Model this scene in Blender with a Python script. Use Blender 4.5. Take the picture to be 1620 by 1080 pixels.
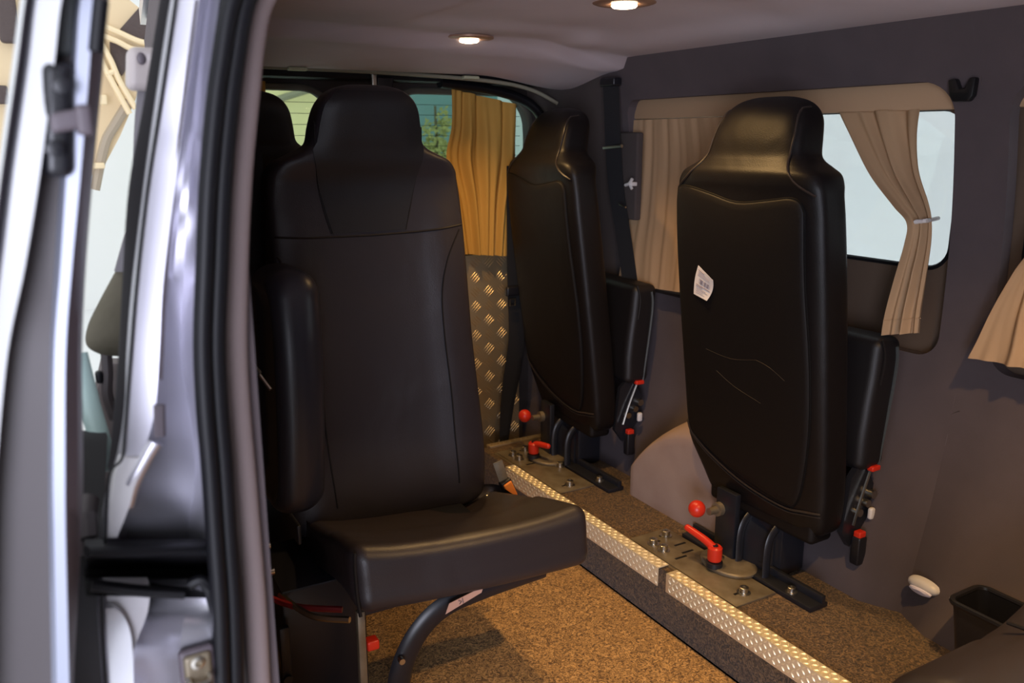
import bpy, bmesh, math, random
from mathutils import Vector, Matrix
random.seed(7)
for o in list(bpy.data.objects): bpy.data.objects.remove(o, do_unlink=True)
S = bpy.context.scene
COL = S.collection
R = math.radians
# ---------------------------------------------------------------- camera
cam = bpy.data.cameras.new('camera'); camo = bpy.data.objects.new('camera', cam); COL.objects.link(camo)
camo.location = (0, 0, 0); camo.rotation_euler = (R(90 - 13.5), 0, R(-30))
cam.sensor_width = 36; cam.lens = 1336 / 1620 * 36; cam.clip_start = .02
cam.dof.use_dof = True; cam.dof.focus_distance = 1.75; cam.dof.aperture_fstop = 5.6
S.camera = camo
# ---------------------------------------------------------------- world, exposure
W = bpy.data.worlds.new('daylight'); S.world = W; W.use_nodes = True
bg = W.node_tree.nodes['Background']; bg.inputs[0].default_value = (.93, .97, 1.0, 1); bg.inputs[1].default_value = 1.3
S.view_settings.view_transform = 'Standard'; S.view_settings.look = 'None'
S.view_settings.gamma = 1; S.view_settings.use_curve_mapping = False
S.view_settings.exposure = 0.0
# large soft daylight of the showroom front, outside the open side door
def area(name, loc, target, size, sizey, power, col):
    l = bpy.data.lights.new(name, 'AREA'); l.shape = 'RECTANGLE'; l.size = size; l.size_y = sizey; l.energy = power; l.color = col
    o = bpy.data.objects.new(name, l); COL.objects.link(o); o.location = loc
    o.rotation_euler = (Vector(target) - Vector(loc)).to_track_quat('-Z', 'Y').to_euler(); return o
area('showroom_daylight', (-1.45, -2.1, -.35), (.6, 1.3, -.1), 1.7, 1.5, 112, (.80, .82, 1.0))

# ---------------------------------------------------------------- pixel -> world on a plane (layout of measured points)
_p, _y, _f = R(13.5), R(30), 1336.0
_F = Vector((math.sin(_y) * math.cos(_p), math.cos(_y) * math.cos(_p), -math.sin(_p)))
_R = Vector((math.cos(_y), -math.sin(_y), 0)); _U = _R.cross(_F)
def P(u, v, ax, val):
    d = _F + (u - 810) / _f * _R - (v - 540) / _f * _U
    return d * (val / d['XYZ'.index(ax)])

# ---------------------------------------------------------------- materials
def mat(name, col, rough=.5, metal=0, bump=None, var=None, spec=None, coat=0, alpha=None, emit=None, vscale=None, sheen=0):
    m = bpy.data.materials.new(name); m.use_nodes = True; nt = m.node_tree; b = nt.nodes['Principled BSDF']
    b.inputs['Base Color'].default_value = (*col, 1); b.inputs['Roughness'].default_value = rough; b.inputs['Metallic'].default_value = metal
    if spec is not None: b.inputs['Specular IOR Level'].default_value = spec
    if coat: b.inputs['Coat Weight'].default_value = coat; b.inputs['Coat Roughness'].default_value = .15
    if sheen: b.inputs['Sheen Weight'].default_value = sheen
    tc = nt.nodes.new('ShaderNodeTexCoord')
    if var:
        n = nt.nodes.new('ShaderNodeTexNoise'); n.inputs['Scale'].default_value = vscale or 6; n.inputs['Detail'].default_value = 5
        nt.links.new(tc.outputs['Object'], n.inputs['Vector'])
        r = nt.nodes.new('ShaderNodeValToRGB'); r.color_ramp.elements[0].position = .3; r.color_ramp.elements[1].position = .7
        r.color_ramp.elements[0].color = (*col, 1); r.color_ramp.elements[1].color = (*var, 1)
        nt.links.new(n.outputs['Fac'], r.inputs['Fac']); nt.links.new(r.outputs['Color'], b.inputs['Base Color'])
    if bump:
        n = nt.nodes.new('ShaderNodeTexNoise'); n.inputs['Scale'].default_value = bump[0]; n.inputs['Detail'].default_value = 4
        nt.links.new(tc.outputs['Object'], n.inputs['Vector'])
        bn = nt.nodes.new('ShaderNodeBump'); bn.inputs['Strength'].default_value = bump[1]; bn.inputs['Distance'].default_value = bump[2] if len(bump) > 2 else .002
        nt.links.new(n.outputs['Fac'], bn.inputs['Height']); nt.links.new(bn.outputs['Normal'], b.inputs['Normal'])
    if emit:
        b.inputs['Emission Color'].default_value = (*emit[0], 1); b.inputs['Emission Strength'].default_value = emit[1]
    return m
def leather(name, col, rough, crease):
    m = mat(name, col, rough); nt = m.node_tree; b = nt.nodes['Principled BSDF']; tc = nt.nodes['Texture Coordinate']
    if max(col) < .008: b.inputs['Specular IOR Level'].default_value = .3
    v = nt.nodes.new('ShaderNodeTexVoronoi'); v.inputs['Scale'].default_value = 420
    n = nt.nodes.new('ShaderNodeTexNoise'); n.inputs['Scale'].default_value = 5; n.inputs['Detail'].default_value = 2; n.inputs['Distortion'].default_value = .6
    nt.links.new(tc.outputs['Object'], v.inputs['Vector']); nt.links.new(tc.outputs['Object'], n.inputs['Vector'])
    b1 = nt.nodes.new('ShaderNodeBump'); b1.inputs['Strength'].default_value = crease; b1.inputs['Distance'].default_value = .03
    b2 = nt.nodes.new('ShaderNodeBump'); b2.inputs['Strength'].default_value = .25; b2.inputs['Distance'].default_value = .0006
    nt.links.new(n.outputs['Fac'], b1.inputs['Height']); nt.links.new(v.outputs['Distance'], b2.inputs['Height'])
    nt.links.new(b1.outputs['Normal'], b2.inputs['Normal']); nt.links.new(b2.outputs['Normal'], b.inputs['Normal'])
    return m
M = {}
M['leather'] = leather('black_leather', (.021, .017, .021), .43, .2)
M['leather_shaded'] = leather('black_leather_shaded', (.006, .0045, .0045), .45, .15)  # darker copy of the seat leather; weaker light on turned seats put into colour
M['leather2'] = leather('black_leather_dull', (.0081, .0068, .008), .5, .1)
M['leather3'] = leather('brown_black_leather', (.027, .021, .023), .42, .2)
M['panel'] = leather('back_board_vinyl', (.0045, .003, .0028), .6, .12)
M['piping'] = mat('piping', (.010, .008, .008), .6, spec=.3)
M['seam'] = mat('stitched_edge', (.03, .022, .018), .35)
M['blackplastic'] = mat('black_plastic', (.012, .012, .016), .33, bump=(500, .15, .0005))
M['softplastic'] = mat('armrest_vinyl', (.022, .022, .030), .34, bump=(500, .15, .0005))
M['rubber'] = mat('black_rubber', (.006, .006, .008), .5, spec=.3)
M['felt'] = mat('mauve_grey_felt', (.104, .081, .086), .95, bump=(600, .4, .001), var=(.089, .070, .075), vscale=9)
M['felt_dark'] = mat('dark_trim_felt', (.07, .055, .052), .95, bump=(600, .4, .001))
M['feltlight'] = mat('pillar_trim', (.24, .185, .18), .8, bump=(500, .3, .0008))
M['headliner'] = mat('headliner', (.64, .55, .58), .95, bump=(500, .3, .0008), var=(.58, .50, .52), vscale=4)
M['arch'] = mat('arch_felt', (.34, .25, .215), .95, bump=(500, .3, .001), var=(.30, .21, .18), vscale=12)
M['tan'] = mat('tan_band', (.50, .325, .19), .9, bump=(400, .3, .0008))
M['brown'] = mat('shaded_tan_recess', (.12, .08, .055), .85, bump=(400, .3, .0008))  # tan lining in shadow, the shade put into the base colour
M['webbing'] = mat('belt_webbing', (.010, .010, .012), .7, bump=(900, .5, .0006))
M['steel'] = mat('raw_steel', (.30, .26, .19), .5, .55, var=(.18, .14, .09), vscale=25)
M['blacksteel'] = mat('black_painted_steel', (.012, .013, .018), .35)
M['zinc'] = mat('zinc_bolt', (.55, .52, .46), .3, 1)
M['red'] = mat('red_plastic', (.65, .03, .012), .35)
M['redsteel'] = mat('red_painted_edge', (.22, .012, .015), .4)
M['orange'] = mat('orange_buckle', (.95, .30, .05), .4)
M['paper'] = mat('paper', (.80, .74, .70), .7)
M['ink'] = mat('ink', (.25, .17, .16), .8)
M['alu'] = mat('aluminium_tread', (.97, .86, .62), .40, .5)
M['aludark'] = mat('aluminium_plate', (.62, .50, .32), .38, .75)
M['white'] = mat('white_plastic', (.75, .72, .70), .35)
M['silver'] = mat('silver_paint', (.60, .59, .65), .34, .85, coat=.2)
M['silver_l'] = mat('silver_paint_door', (.62, .62, .66), .3, .4, coat=.5)
M['primer'] = mat('pale_primer', (.62, .60, .62), .55, var=(.5, .48, .5), vscale=14)
M['darkpaint'] = mat('dark_mauve_trim', (.11, .09, .105), .5)
M['doorbrown'] = mat('door_edge_grey', (.065, .053, .055), .5)
M['bluegrey'] = mat('blue_grey_edge', (.32, .34, .42), .4, .3)
M['cream'] = mat('cream_paint', (.80, .62, .38), .5)
M['creamlight'] = mat('cream_paint_pale', (.90, .72, .45), .45)
M['insul'] = mat('brown_insulation', (.10, .075, .07), .9, bump=(60, .4, .01))
M['greyplastic'] = mat('grey_plastic', (.42, .37, .36), .5)
M['olive'] = mat('olive_cloth', (.085, .075, .05), .9, bump=(80, .4, .004), var=(.11, .095, .07), vscale=10)
M['greycloth'] = mat('grey_cloth', (.14, .13, .14), .9)
M['greenbar'] = mat('pale_green_bar', (.42, .56, .54), .3)
M['hook'] = mat('hook_black', (.008, .008, .009), .4)
M['ground'] = mat('showroom_floor', (.86, .87, .88), .6, var=(.80, .81, .82), vscale=2)
M['hallwhite'] = mat('hall_white', (.92, .93, .93), .9)
M['tealwall'] = mat('teal_wall', (.17, .31, .30), .9, var=(.15, .27, .27), vscale=.6)
M['creamwall'] = mat('cream_wall', (.92, .80, .42), .9)
M['leaf'] = mat('leaf', (.34, .36, .12), .7)
M['trunk'] = mat('trunk', (.10, .09, .05), .9)
M['heater'] = mat('heater_wire', (.03, .045, .035), .6)
M['tailtrim'] = mat('rear_door_trim', (.045, .035, .032), .6)
def curtain_mat(name, col, trans):
    m = mat(name, col, .85, bump=(700, .3, .0006)); nt = m.node_tree; b = nt.nodes['Principled BSDF']
    t = nt.nodes.new('ShaderNodeBsdfTranslucent'); t.inputs['Color'].default_value = (*col, 1)
    mx = nt.nodes.new('ShaderNodeMixShader'); mx.inputs[0].default_value = trans
    nt.links.new(b.outputs[0], mx.inputs[1]); nt.links.new(t.outputs[0], mx.inputs[2]); nt.links.new(mx.outputs[0], nt.nodes['Material Output'].inputs['Surface'])
    return m
M['curtain'] = curtain_mat('beige_curtain', (.60, .40, .23), .22)
M['rcurtain'] = curtain_mat('ochre_curtain', (.66, .38, .08), .15)
def glass(name, col):
    m = bpy.data.materials.new(name); m.use_nodes = True; nt = m.node_tree; b = nt.nodes['Principled BSDF']
    nt.nodes.remove(b); t = nt.nodes.new('ShaderNodeBsdfTransparent'); t.inputs[0].default_value = (*col, 1)
    g = nt.nodes.new('ShaderNodeBsdfGlossy'); g.inputs['Roughness'].default_value = .02; g.inputs[0].default_value = (1, 1, 1, 1)
    fr = nt.nodes.new('ShaderNodeFresnel'); fr.inputs[0].default_value = 1.45
    ma = nt.nodes.new('ShaderNodeMath'); ma.operation = 'MULTIPLY'; ma.inputs[1].default_value = .6; nt.links.new(fr.outputs[0], ma.inputs[0])
    mx = nt.nodes.new('ShaderNodeMixShader'); nt.links.new(ma.outputs[0], mx.inputs[0])
    nt.links.new(t.outputs[0], mx.inputs[1]); nt.links.new(g.outputs[0], mx.inputs[2]); nt.links.new(mx.outputs[0], nt.nodes['Material Output'].inputs['Surface'])
    return m
M['glass'] = glass('side_glass', (.92, .95, .96)); M['rearglass'] = glass('rear_glass', (.75, .85, .80))
def carpet(name, c1, c2, c3):
    m = mat(name, c1, .95); nt = m.node_tree; b = nt.nodes['Principled BSDF']; tc = nt.nodes['Texture Coordinate']
    n = nt.nodes.new('ShaderNodeTexNoise'); n.inputs['Scale'].default_value = 85; n.inputs['Detail'].default_value = 6; n.inputs['Distortion'].default_value = 2.5
    n.inputs['Roughness'].default_value = .7
    nt.links.new(tc.outputs['Object'], n.inputs['Vector'])
    r = nt.nodes.new('ShaderNodeValToRGB'); e = r.color_ramp.elements; e[0].position = .41; e[0].color = (*c1, 1); e[1].position = .60; e[1].color = (*c3, 1)
    k = e.new(.5); k.color = (*c2, 1)
    nt.links.new(n.outputs['Fac'], r.inputs['Fac']); nt.links.new(r.outputs['Color'], b.inputs['Base Color'])
    n2 = nt.nodes.new('ShaderNodeTexNoise'); n2.inputs['Scale'].default_value = 7; n2.inputs['Detail'].default_value = 3
    nt.links.new(tc.outputs['Object'], n2.inputs['Vector'])
    bn = nt.nodes.new('ShaderNodeBump'); bn.inputs['Strength'].default_value = .9; bn.inputs['Distance'].default_value = .004
    nt.links.new(n.outputs['Fac'], bn.inputs['Height']); nt.links.new(bn.outputs['Normal'], b.inputs['Normal'])
    b.inputs['Sheen Weight'].default_value = .15
    return m
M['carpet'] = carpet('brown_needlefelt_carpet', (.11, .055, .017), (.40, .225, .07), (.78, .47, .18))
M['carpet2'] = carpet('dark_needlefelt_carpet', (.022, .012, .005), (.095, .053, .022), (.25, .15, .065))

# ---------------------------------------------------------------- mesh helpers
def sm(a): return max(0., min(1., a))
def ss(a, b, x):
    t = sm((x - a) / (b - a)); return t * t * (3 - 2 * t)
def obj(name, bm, m, parent=None, label=None, sharp=40, keep=False):
    me = bpy.data.meshes.new(name)
    bmesh.ops.remove_doubles(bm, verts=bm.verts, dist=1e-6)
    if not keep: bmesh.ops.recalc_face_normals(bm, faces=bm.faces)
    for f in bm.faces: f.smooth = True
    bm.to_mesh(me); bm.free()
    me.set_sharp_from_angle(angle=R(sharp))
    me.materials.append(M[m] if isinstance(m, str) else m)
    o = bpy.data.objects.new(name, me); COL.objects.link(o)
    if parent: o.parent = parent
    if label: o['label'] = label
    return o
def tag(o, label=None, cat=None, group=None, kind=None):
    if label: o['label'] = label
    if cat: o['category'] = cat
    if group: o['group'] = group
    if kind: o['kind'] = kind
    return o
def thing(name, label, cat, loc=(0, 0, 0), rz=0, group=None):
    o = bpy.data.objects.new(name, None); COL.objects.link(o); o.location = loc; o.rotation_euler = (0, 0, rz); o.empty_display_size = .05
    return tag(o, label, cat, group)
def B(): return bmesh.new()
def rbox(bm, c, h, r=.01, n=3, fn=None, div=1):
    """rounded box with an optional deform callback on local coordinates"""
    r = min(r, min(h) * .999)
    def co(hh):
        inner = hh - r
        k = max(1, int(div)) if inner > 1e-5 else 1
        L = [-inner + 2 * inner * i / k for i in range(k + 1)] if inner > 1e-5 else [0]
        e = [inner + r * math.tan(math.radians(45 * i / n)) for i in range(1, n + 1)]
        return [-x for x in reversed(e)] + L + e
    cx, cy, cz = co(h[0]), co(h[1]), co(h[2]); cache = {}
    def V(x, y, z):
        key = (round(x, 6), round(y, 6), round(z, 6))
        if key not in cache:
            ix = max(-(h[0] - r), min(h[0] - r, x)); iy = max(-(h[1] - r), min(h[1] - r, y)); iz = max(-(h[2] - r), min(h[2] - r, z))
            d = Vector((x - ix, y - iy, z - iz)); q = Vector((ix, iy, iz)) + (d.normalized() * r if d.length > 0 else d)
            if fn: q = Vector(fn(q.x, q.y, q.z))
            cache[key] = bm.verts.new(q + Vector(c))
        return cache[key]
    def grid(A, Bc, f, flip):
        for i in range(len(A) - 1):
            for j in range(len(Bc) - 1):
                q = [f(A[i], Bc[j]), f(A[i + 1], Bc[j]), f(A[i + 1], Bc[j + 1]), f(A[i], Bc[j + 1])]
                if flip: q.reverse()
                if len(set(q)) == 4:
                    try: bm.faces.new(q)
                    except ValueError: pass
    for s in (-1, 1):
        grid(cx, cy, lambda a, b, s=s: V(a, b, s * cz[-1]), s < 0)
        grid(cy, cz, lambda a, b, s=s: V(s * cx[-1], a, b), s < 0)
        grid(cz, cx, lambda a, b, s=s: V(b, s * cy[-1], a), s < 0)
    return bm
def box(bm, a, b, r=.002):
    c = [(a[i] + b[i]) / 2 for i in range(3)]; h = [abs(b[i] - a[i]) / 2 for i in range(3)]
    return rbox(bm, c, h, r, 1)
def cat(pts, n):
    """Catmull-Rom through points"""
    pts = [Vector(p) for p in pts]; out = []
    for i in range(len(pts) - 1):
        p0 = pts[max(i - 1, 0)]; p1 = pts[i]; p2 = pts[i + 1]; p3 = pts[min(i + 2, len(pts) - 1)]
        for k in range(n):
            t = k / n
            out.append(.5 * ((2 * p1) + (p2 - p0) * t + (2 * p0 - 5 * p1 + 4 * p2 - p3) * t * t + (3 * p1 - p0 - 3 * p2 + p3) * t ** 3))
    out.append(pts[-1]); return out
def tube(bm, pts, r, n=8, flat=1, up=(0, 0, 1), smooth=0, closed=False, cap=True):
    """sweep a circle (or ellipse r x r*flat; flat acts along 'up' side) along the path"""
    P_ = cat(pts, smooth) if smooth else [Vector(p) for p in pts]
    rings = []; N = len(P_)
    if tuple(up) == (0, 0, 1) and sum(abs((P_[i + 1] - P_[i]).z) for i in range(N - 1)) > .8 * sum((P_[i + 1] - P_[i]).length for i in range(N - 1)): up = (.05, -1, 0)
    for i, p in enumerate(P_):
        a = P_[(i - 1) % N] if closed else P_[max(i - 1, 0)]; b = P_[(i + 1) % N] if closed else P_[min(i + 1, N - 1)]
        t = (b - a).normalized(); u = Vector(up); s = t.cross(u)
        if s.length < 1e-3: s = t.cross(Vector((1, .01, 0)))
        s.normalize(); w = s.cross(t).normalized()
        rr = r(i / (N - 1)) if callable(r) else r
        rings.append([bm.verts.new(p + s * math.cos(2 * math.pi * k / n) * rr + w * math.sin(2 * math.pi * k / n) * rr * flat) for k in range(n)])
    rng = range(N) if closed else range(N - 1)
    for i in rng:
        A, C = rings[i], rings[(i + 1) % N]
        for k in range(n): bm.faces.new([A[k], A[(k + 1) % n], C[(k + 1) % n], C[k]])
    if cap and not closed:
        bm.faces.new(list(reversed(rings[0]))); bm.faces.new(rings[-1])
    return bm
def cyl(bm, a, b, r, n=20): return tube(bm, [a, b], r, n)
def lathe(bm, c, prof, axis=(0, 0, 1), n=24, sx=1, sy=1):
    ax = Vector(axis).normalized(); q = ax.to_track_quat('Z', 'Y'); rings = []
    for rr, z in prof:
        rings.append([bm.verts.new(Vector(c) + q @ Vector((rr * sx * math.cos(2 * math.pi * k / n), rr * sy * math.sin(2 * math.pi * k / n), z))) for k in range(n)])
    for i in range(len(rings) - 1):
        for k in range(n): bm.faces.new([rings[i][k], rings[i][(k + 1) % n], rings[i + 1][(k + 1) % n], rings[i + 1][k]])
    bm.faces.new(list(reversed(rings[0]))); bm.faces.new(rings[-1]); return bm
def sphere(bm, c, r, sx=1, sy=1, sz=1):
    bmesh.ops.create_uvsphere(bm, u_segments=20, v_segments=12, radius=r, matrix=Matrix.Translation(c) @ Matrix.Diagonal((sx, sy, sz, 1))); return bm
def prism(bm, poly, d, bev=0):
    """closed 3D polygon extruded by vector d"""
    a = [bm.verts.new(Vector(p)) for p in poly]; f = bm.faces.new(a)
    r = bmesh.ops.extrude_face_region(bm, geom=[f]); vs = [x for x in r['geom'] if isinstance(x, bmesh.types.BMVert)]
    bmesh.ops.translate(bm, verts=vs, vec=Vector(d))
    if bev:
        bmesh.ops.bevel(bm, geom=list(bm.edges), offset=bev, segments=2, affect='EDGES', profile=.5)
    return bm
def sheet(bm, rows, th=None):
    """rows of points -> quads; th: thickness vector gives a closed slab"""
    g = [[bm.verts.new(Vector(p)) for p in r] for r in rows]
    nr, nc = len(g), len(g[0])
    for i in range(nr - 1):
        for j in range(nc - 1): bm.faces.new([g[i][j], g[i][j + 1], g[i + 1][j + 1], g[i + 1][j]])
    if th:
        h = [[bm.verts.new(v.co + Vector(th)) for v in r] for r in g]
        for i in range(nr - 1):
            for j in range(nc - 1): bm.faces.new([h[i][j], h[i + 1][j], h[i + 1][j + 1], h[i][j + 1]])
        for j in range(nc - 1):
            bm.faces.new([g[0][j], h[0][j], h[0][j + 1], g[0][j + 1]]); bm.faces.new([g[-1][j], g[-1][j + 1], h[-1][j + 1], h[-1][j]])
        for i in range(nr - 1):
            bm.faces.new([g[i][0], g[i + 1][0], h[i + 1][0], h[i][0]]); bm.faces.new([g[i][-1], h[i][-1], h[i + 1][-1], g[i + 1][-1]])
    return bm
def rrect(a0, b0, a1, b1, r, n=8, seg=6):
    """rounded rectangle outline with many samples"""
    rr = r if isinstance(r, (list, tuple)) else [r] * 4; pts = []
    cs = [(a1 - rr[0], b1 - rr[0], 0, rr[0]), (a0 + rr[1], b1 - rr[1], 90, rr[1]), (a0 + rr[2], b0 + rr[2], 180, rr[2]), (a1 - rr[3], b0 + rr[3], 270, rr[3])]
    for i, (cx, cy, a, q) in enumerate(cs):
        for k in range(n + 1):
            t = R(a + 90 * k / n); pts.append((cx + q * math.cos(t), cy + q * math.sin(t)))
        nx = cs[(i + 1) % 4]; t = R(nx[2]); e = (nx[0] + nx[3] * math.cos(t), nx[1] + nx[3] * math.sin(t)); s = pts[-1]
        for k in range(1, seg): pts.append((s[0] + (e[0] - s[0]) * k / seg, s[1] + (e[1] - s[1]) * k / seg))
    return pts
def ringpanel(bm, hole, A0, B0, A1, B1, m3, nr=10, inset=None):
    """sheet between hole outline and outer rectangle; m3 maps 2D -> 3D"""
    cx = sum(p[0] for p in hole) / len(hole); cy = sum(p[1] for p in hole) / len(hole); outer = []
    for (a, b) in hole:
        da, db = a - cx, b - cy; t = 1e9
        if da > 1e-9: t = min(t, (A1 - cx) / da)
        if da < -1e-9: t = min(t, (A0 - cx) / da)
        if db > 1e-9: t = min(t, (B1 - cy) / db)
        if db < -1e-9: t = min(t, (B0 - cy) / db)
        outer.append([cx + da * t, cy + db * t])
    for ca, cb in ((A0, B0), (A0, B1), (A1, B0), (A1, B1)):
        k = min(range(len(outer)), key=lambda i: (outer[i][0] - ca) ** 2 + (outer[i][1] - cb) ** 2); outer[k] = [ca, cb]
    N = len(hole); rings = []
    if inset:
        rings.append([bm.verts.new(m3(*hole[k]) + Vector(inset)) for k in range(N)])
    for i in range(nr + 1):
        t = i / nr; rings.append([bm.verts.new(m3(hole[k][0] * (1 - t) + outer[k][0] * t, hole[k][1] * (1 - t) + outer[k][1] * t)) for k in range(N)])
    for i in range(len(rings) - 1):
        for k in range(N):
            try: bm.faces.new([rings[i][k], rings[i][(k + 1) % N], rings[i + 1][(k + 1) % N], rings[i + 1][k]])
            except ValueError: pass
    return bm
def interp(tab, z):
    if z <= tab[0][0]: return tab[0][1:]
    for a, b in zip(tab, tab[1:]):
        if z <= b[0]:
            t = (z - a[0]) / (b[0] - a[0]); return tuple(a[i] + (b[i] - a[i]) * t for i in range(1, len(a)))
    return tab[-1][1:]

# ================================================================ SETTING: van shell
LEDGE, PIT = -1.01, -1.16
PROF = [(-1.16, 1.53), (-1.01, 1.53), (-.9, 1.57), (-.75, 1.63), (-.5, 1.665), (-.2, 1.665), (.06, 1.63), (.12, 1.61), (.24, 1.55)]
_pc = cat([(z, x, 0) for z, x in PROF], 8)
def wx(z):
    z = max(-1.16, min(.24, z))
    for a, b in zip(_pc, _pc[1:]):
        if z <= b.x: return a.y + (b.y - a.y) * (z - a.x) / max(1e-9, b.x - a.x)
    return _pc[-1].y
def wallpt(y, z): return Vector((wx(z) - .05 * ss(2.3, 2.5, y), y, z))
HOLE1 = rrect(1.065, -.46, 2.12, .112, [.05, .07, .05, .09], 8, 10)[::1]
HOLE2 = rrect(-.02, -.46, .955, .112, [.07, .05, .05, .05], 8, 10)
b = B()
ringpanel(b, HOLE1, 1.01, PIT, 2.52, .24, wallpt, 14, (.03, 0, 0))
ringpanel(b, HOLE2, -.1, PIT, 1.01, .24, wallpt, 14, (.03, 0, 0))
sheet(b, [[wallpt(y, PIT + 1.40 * k / 30) for k in range(31)] for y in (-1.4, -.1)])
w = obj('wall_right', b, 'felt', sharp=60); tag(w, kind='structure')
# recess lining behind the wall openings: tan band above the glass, tan painted as shaded brown below
def lining(y0, y1, g0, g1):
    x = 1.70
    b = B(); ringpanel(b, rrect(g0, -.275, g1, .062, .05, 6, 8), y0, -.50, y1, .16, lambda a, c: Vector((x - (.035 * ss(.0, .12, c)), a, c)), 6, (.02, 0, 0))
    return b
for nme, y0, y1, g0, g1 in (('window_1', 1.03, 2.16, 1.085, 2.10), ('window_2', -.06, .99, .0, .93)):
    fr = obj(nme, lining(y0, y1, g0, g1), 'brown', sharp=60); tag(fr, kind='structure')
    b = B(); box(b, (1.655, y0, .058), (1.685, y1, .13), .004); obj('upper_band', b, 'tan', fr)
    b = B(); box(b, (1.722, g0 - .02, -.30), (1.726, g1 + .02, .08), .001); obj('pane', b, 'glass', fr)
    b = B(); tube(b, [(1.703, a, c) for a, c in rrect(g0, -.275, g1, .062, .05, 6, 8)], .006, 6, closed=True, up=(1, 0, 0)); obj('window_seal', b, 'rubber', fr)
# outer skin so no daylight leaks (right body side, outside)
b = B(); ringpanel(b, rrect(.98, -.36, 2.18, .13, .06, 6, 8), .96, -1.3, 2.6, .34, lambda a, c: Vector((1.75, a, c)), 3)
ringpanel(b, rrect(-.08, -.36, .94, .13, .06, 6, 8), -1.5, -1.3, .96, .34, lambda a, c: Vector((1.75, a, c)), 3)
o = obj('wall_outer', b, 'silver'); tag(o, kind='structure')
# ceiling
def cz(x, y):
    z = .262 - .035 * ss(1.25, 1.56, x) - .03 * ss(.45, .16, x)
    z -= .034 * ss(2.03, 2.085, y + .05 * math.sin(x * 4)) + .040 * ss(2.10, 2.38, y)
    z += .012 * (ss(.80, .86, x) - ss(1.38, 1.48, x)) * (1 - ss(1.86, 1.96, y)) * ss(1.25, 1.4, y)
    z -= .010 * math.exp(-(((x - 1.36) / .05) ** 2 + ((y - 1.97) / .10) ** 2))
    z -= .008 * math.exp(-(((x - .62) / .16) ** 2 + ((y - 1.75) / .22) ** 2))
    z += .010 * (ss(.80, .86, x) - ss(1.38, 1.48, x)) * (1 - ss(.9, 1.0, y))
    return z
b = B(); nx, ny = 70, 110
rows = []
for j in range(ny + 1):
    y = -1.4 + 3.78 * j / ny
    xl = .15 + .20 * max(0, (y - .72) / 1.8); rows.append([(x_, y, cz(x_, y)) for x_ in [xl + (1.57 - xl) * i / nx for i in range(nx + 1)]])
sheet(b, rows)
ce = obj('ceiling', b, 'headliner', sharp=70); tag(ce, kind='structure')
b = B(); prism(b, [(0, -1.5, .30), (1.76, -1.5, .30), (1.76, 2.6, .30), (.34, 2.6, .30), (.14, .72, .30), (.0, .5, .30)], (0, 0, .04)); o = obj('ceiling_skin', b, 'silver'); o.name = 'ceiling_outer'; tag(o, kind='structure')
# rear lip of headliner; its greenish highlight from outside is put into the colour
b = B(); tube(b, [(.35, 2.385, .187), (.6, 2.39, .188), (1.0, 2.39, .184), (1.3, 2.385, .172), (1.44, 2.375, .150), (1.53, 2.36, .11)], .006, 10, smooth=6)
o = obj('trim_1', b, mat('lip_highlight', (.28, .27, .20), .5)); tag(o, kind='structure')
# floors
b = B(); prism(b, [(.1, -1.5, PIT - .04), (1.24, -1.5, PIT - .04), (1.24, 2.5, PIT - .04), (.36, 2.5, PIT - .04), (.165, .75, PIT - .04)], (0, 0, .04)); o = obj('floor', b, 'carpet'); tag(o, kind='structure')
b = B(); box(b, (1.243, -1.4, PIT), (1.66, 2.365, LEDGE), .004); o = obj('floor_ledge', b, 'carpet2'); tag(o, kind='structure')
# front and left closures (cab side)
b = B(); box(b, (.0, -1.5, -1.3), (1.76, -1.44, .34)); o = obj('wall_front', b, 'felt_dark'); tag(o, kind='structure')
b = B(); box(b, (.02, -1.5, -1.3), (.10, -.55, .34)); o = obj('wall_left_front', b, 'silver'); tag(o, kind='structure')
# left wall inside, behind the rear pillar
b = B(); sheet(b, [[(.165 + .20 * t, .74 + 1.78 * t, z) for z in (-1.16, -.9, -.5, 0, .12, .25)] for t in [i / 10 for i in range(11)]], (-.03, 0, 0))
o = obj('wall_left', b, 'felt'); tag(o, kind='structure')
b = B(); box(b, (1.24, -1.4, -1.7), (1.75, 2.5, PIT - .01)); box(b, (.36, -1.4, -1.5), (1.24, 2.5, PIT - .041))
o = obj('floor_underbody', b, 'blackplastic'); tag(o, kind='structure')
# wheel arch box
b = B(); rows = []
for j in range(29):
    y = 1.42 + (1.86 - 1.42) * j / 28
    h = 1 - max(0, (y - 1.50) / .36) ** 2.3; h = max(0, h) * ss(1.419, 1.445, y + .012)
    ztop = -1.01 + .31 * h ** .8
    ext = .085 * min(1, h * 4) ** .5
    row = []
    for k in range(21):
        t = k / 20
        if t < .6: z = -1.012 + (ztop + 1.012) * .8 * (t / .6); x = 1.53 - ext
        else:
            q = (t - .6) / .4; z = -1.012 + (ztop + 1.012) * (.8 + .2 * math.sin(q * math.pi / 2)); x = 1.53 - ext + (wx(ztop) + .01 - 1.53 + ext) * (1 - math.cos(q * math.pi / 2))
        row.append((x, y, z))
    rows.append(row)
sheet(b, rows); o = obj('wall_wheel_arch', b, 'arch', sharp=60); tag(o, kind='structure')

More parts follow.
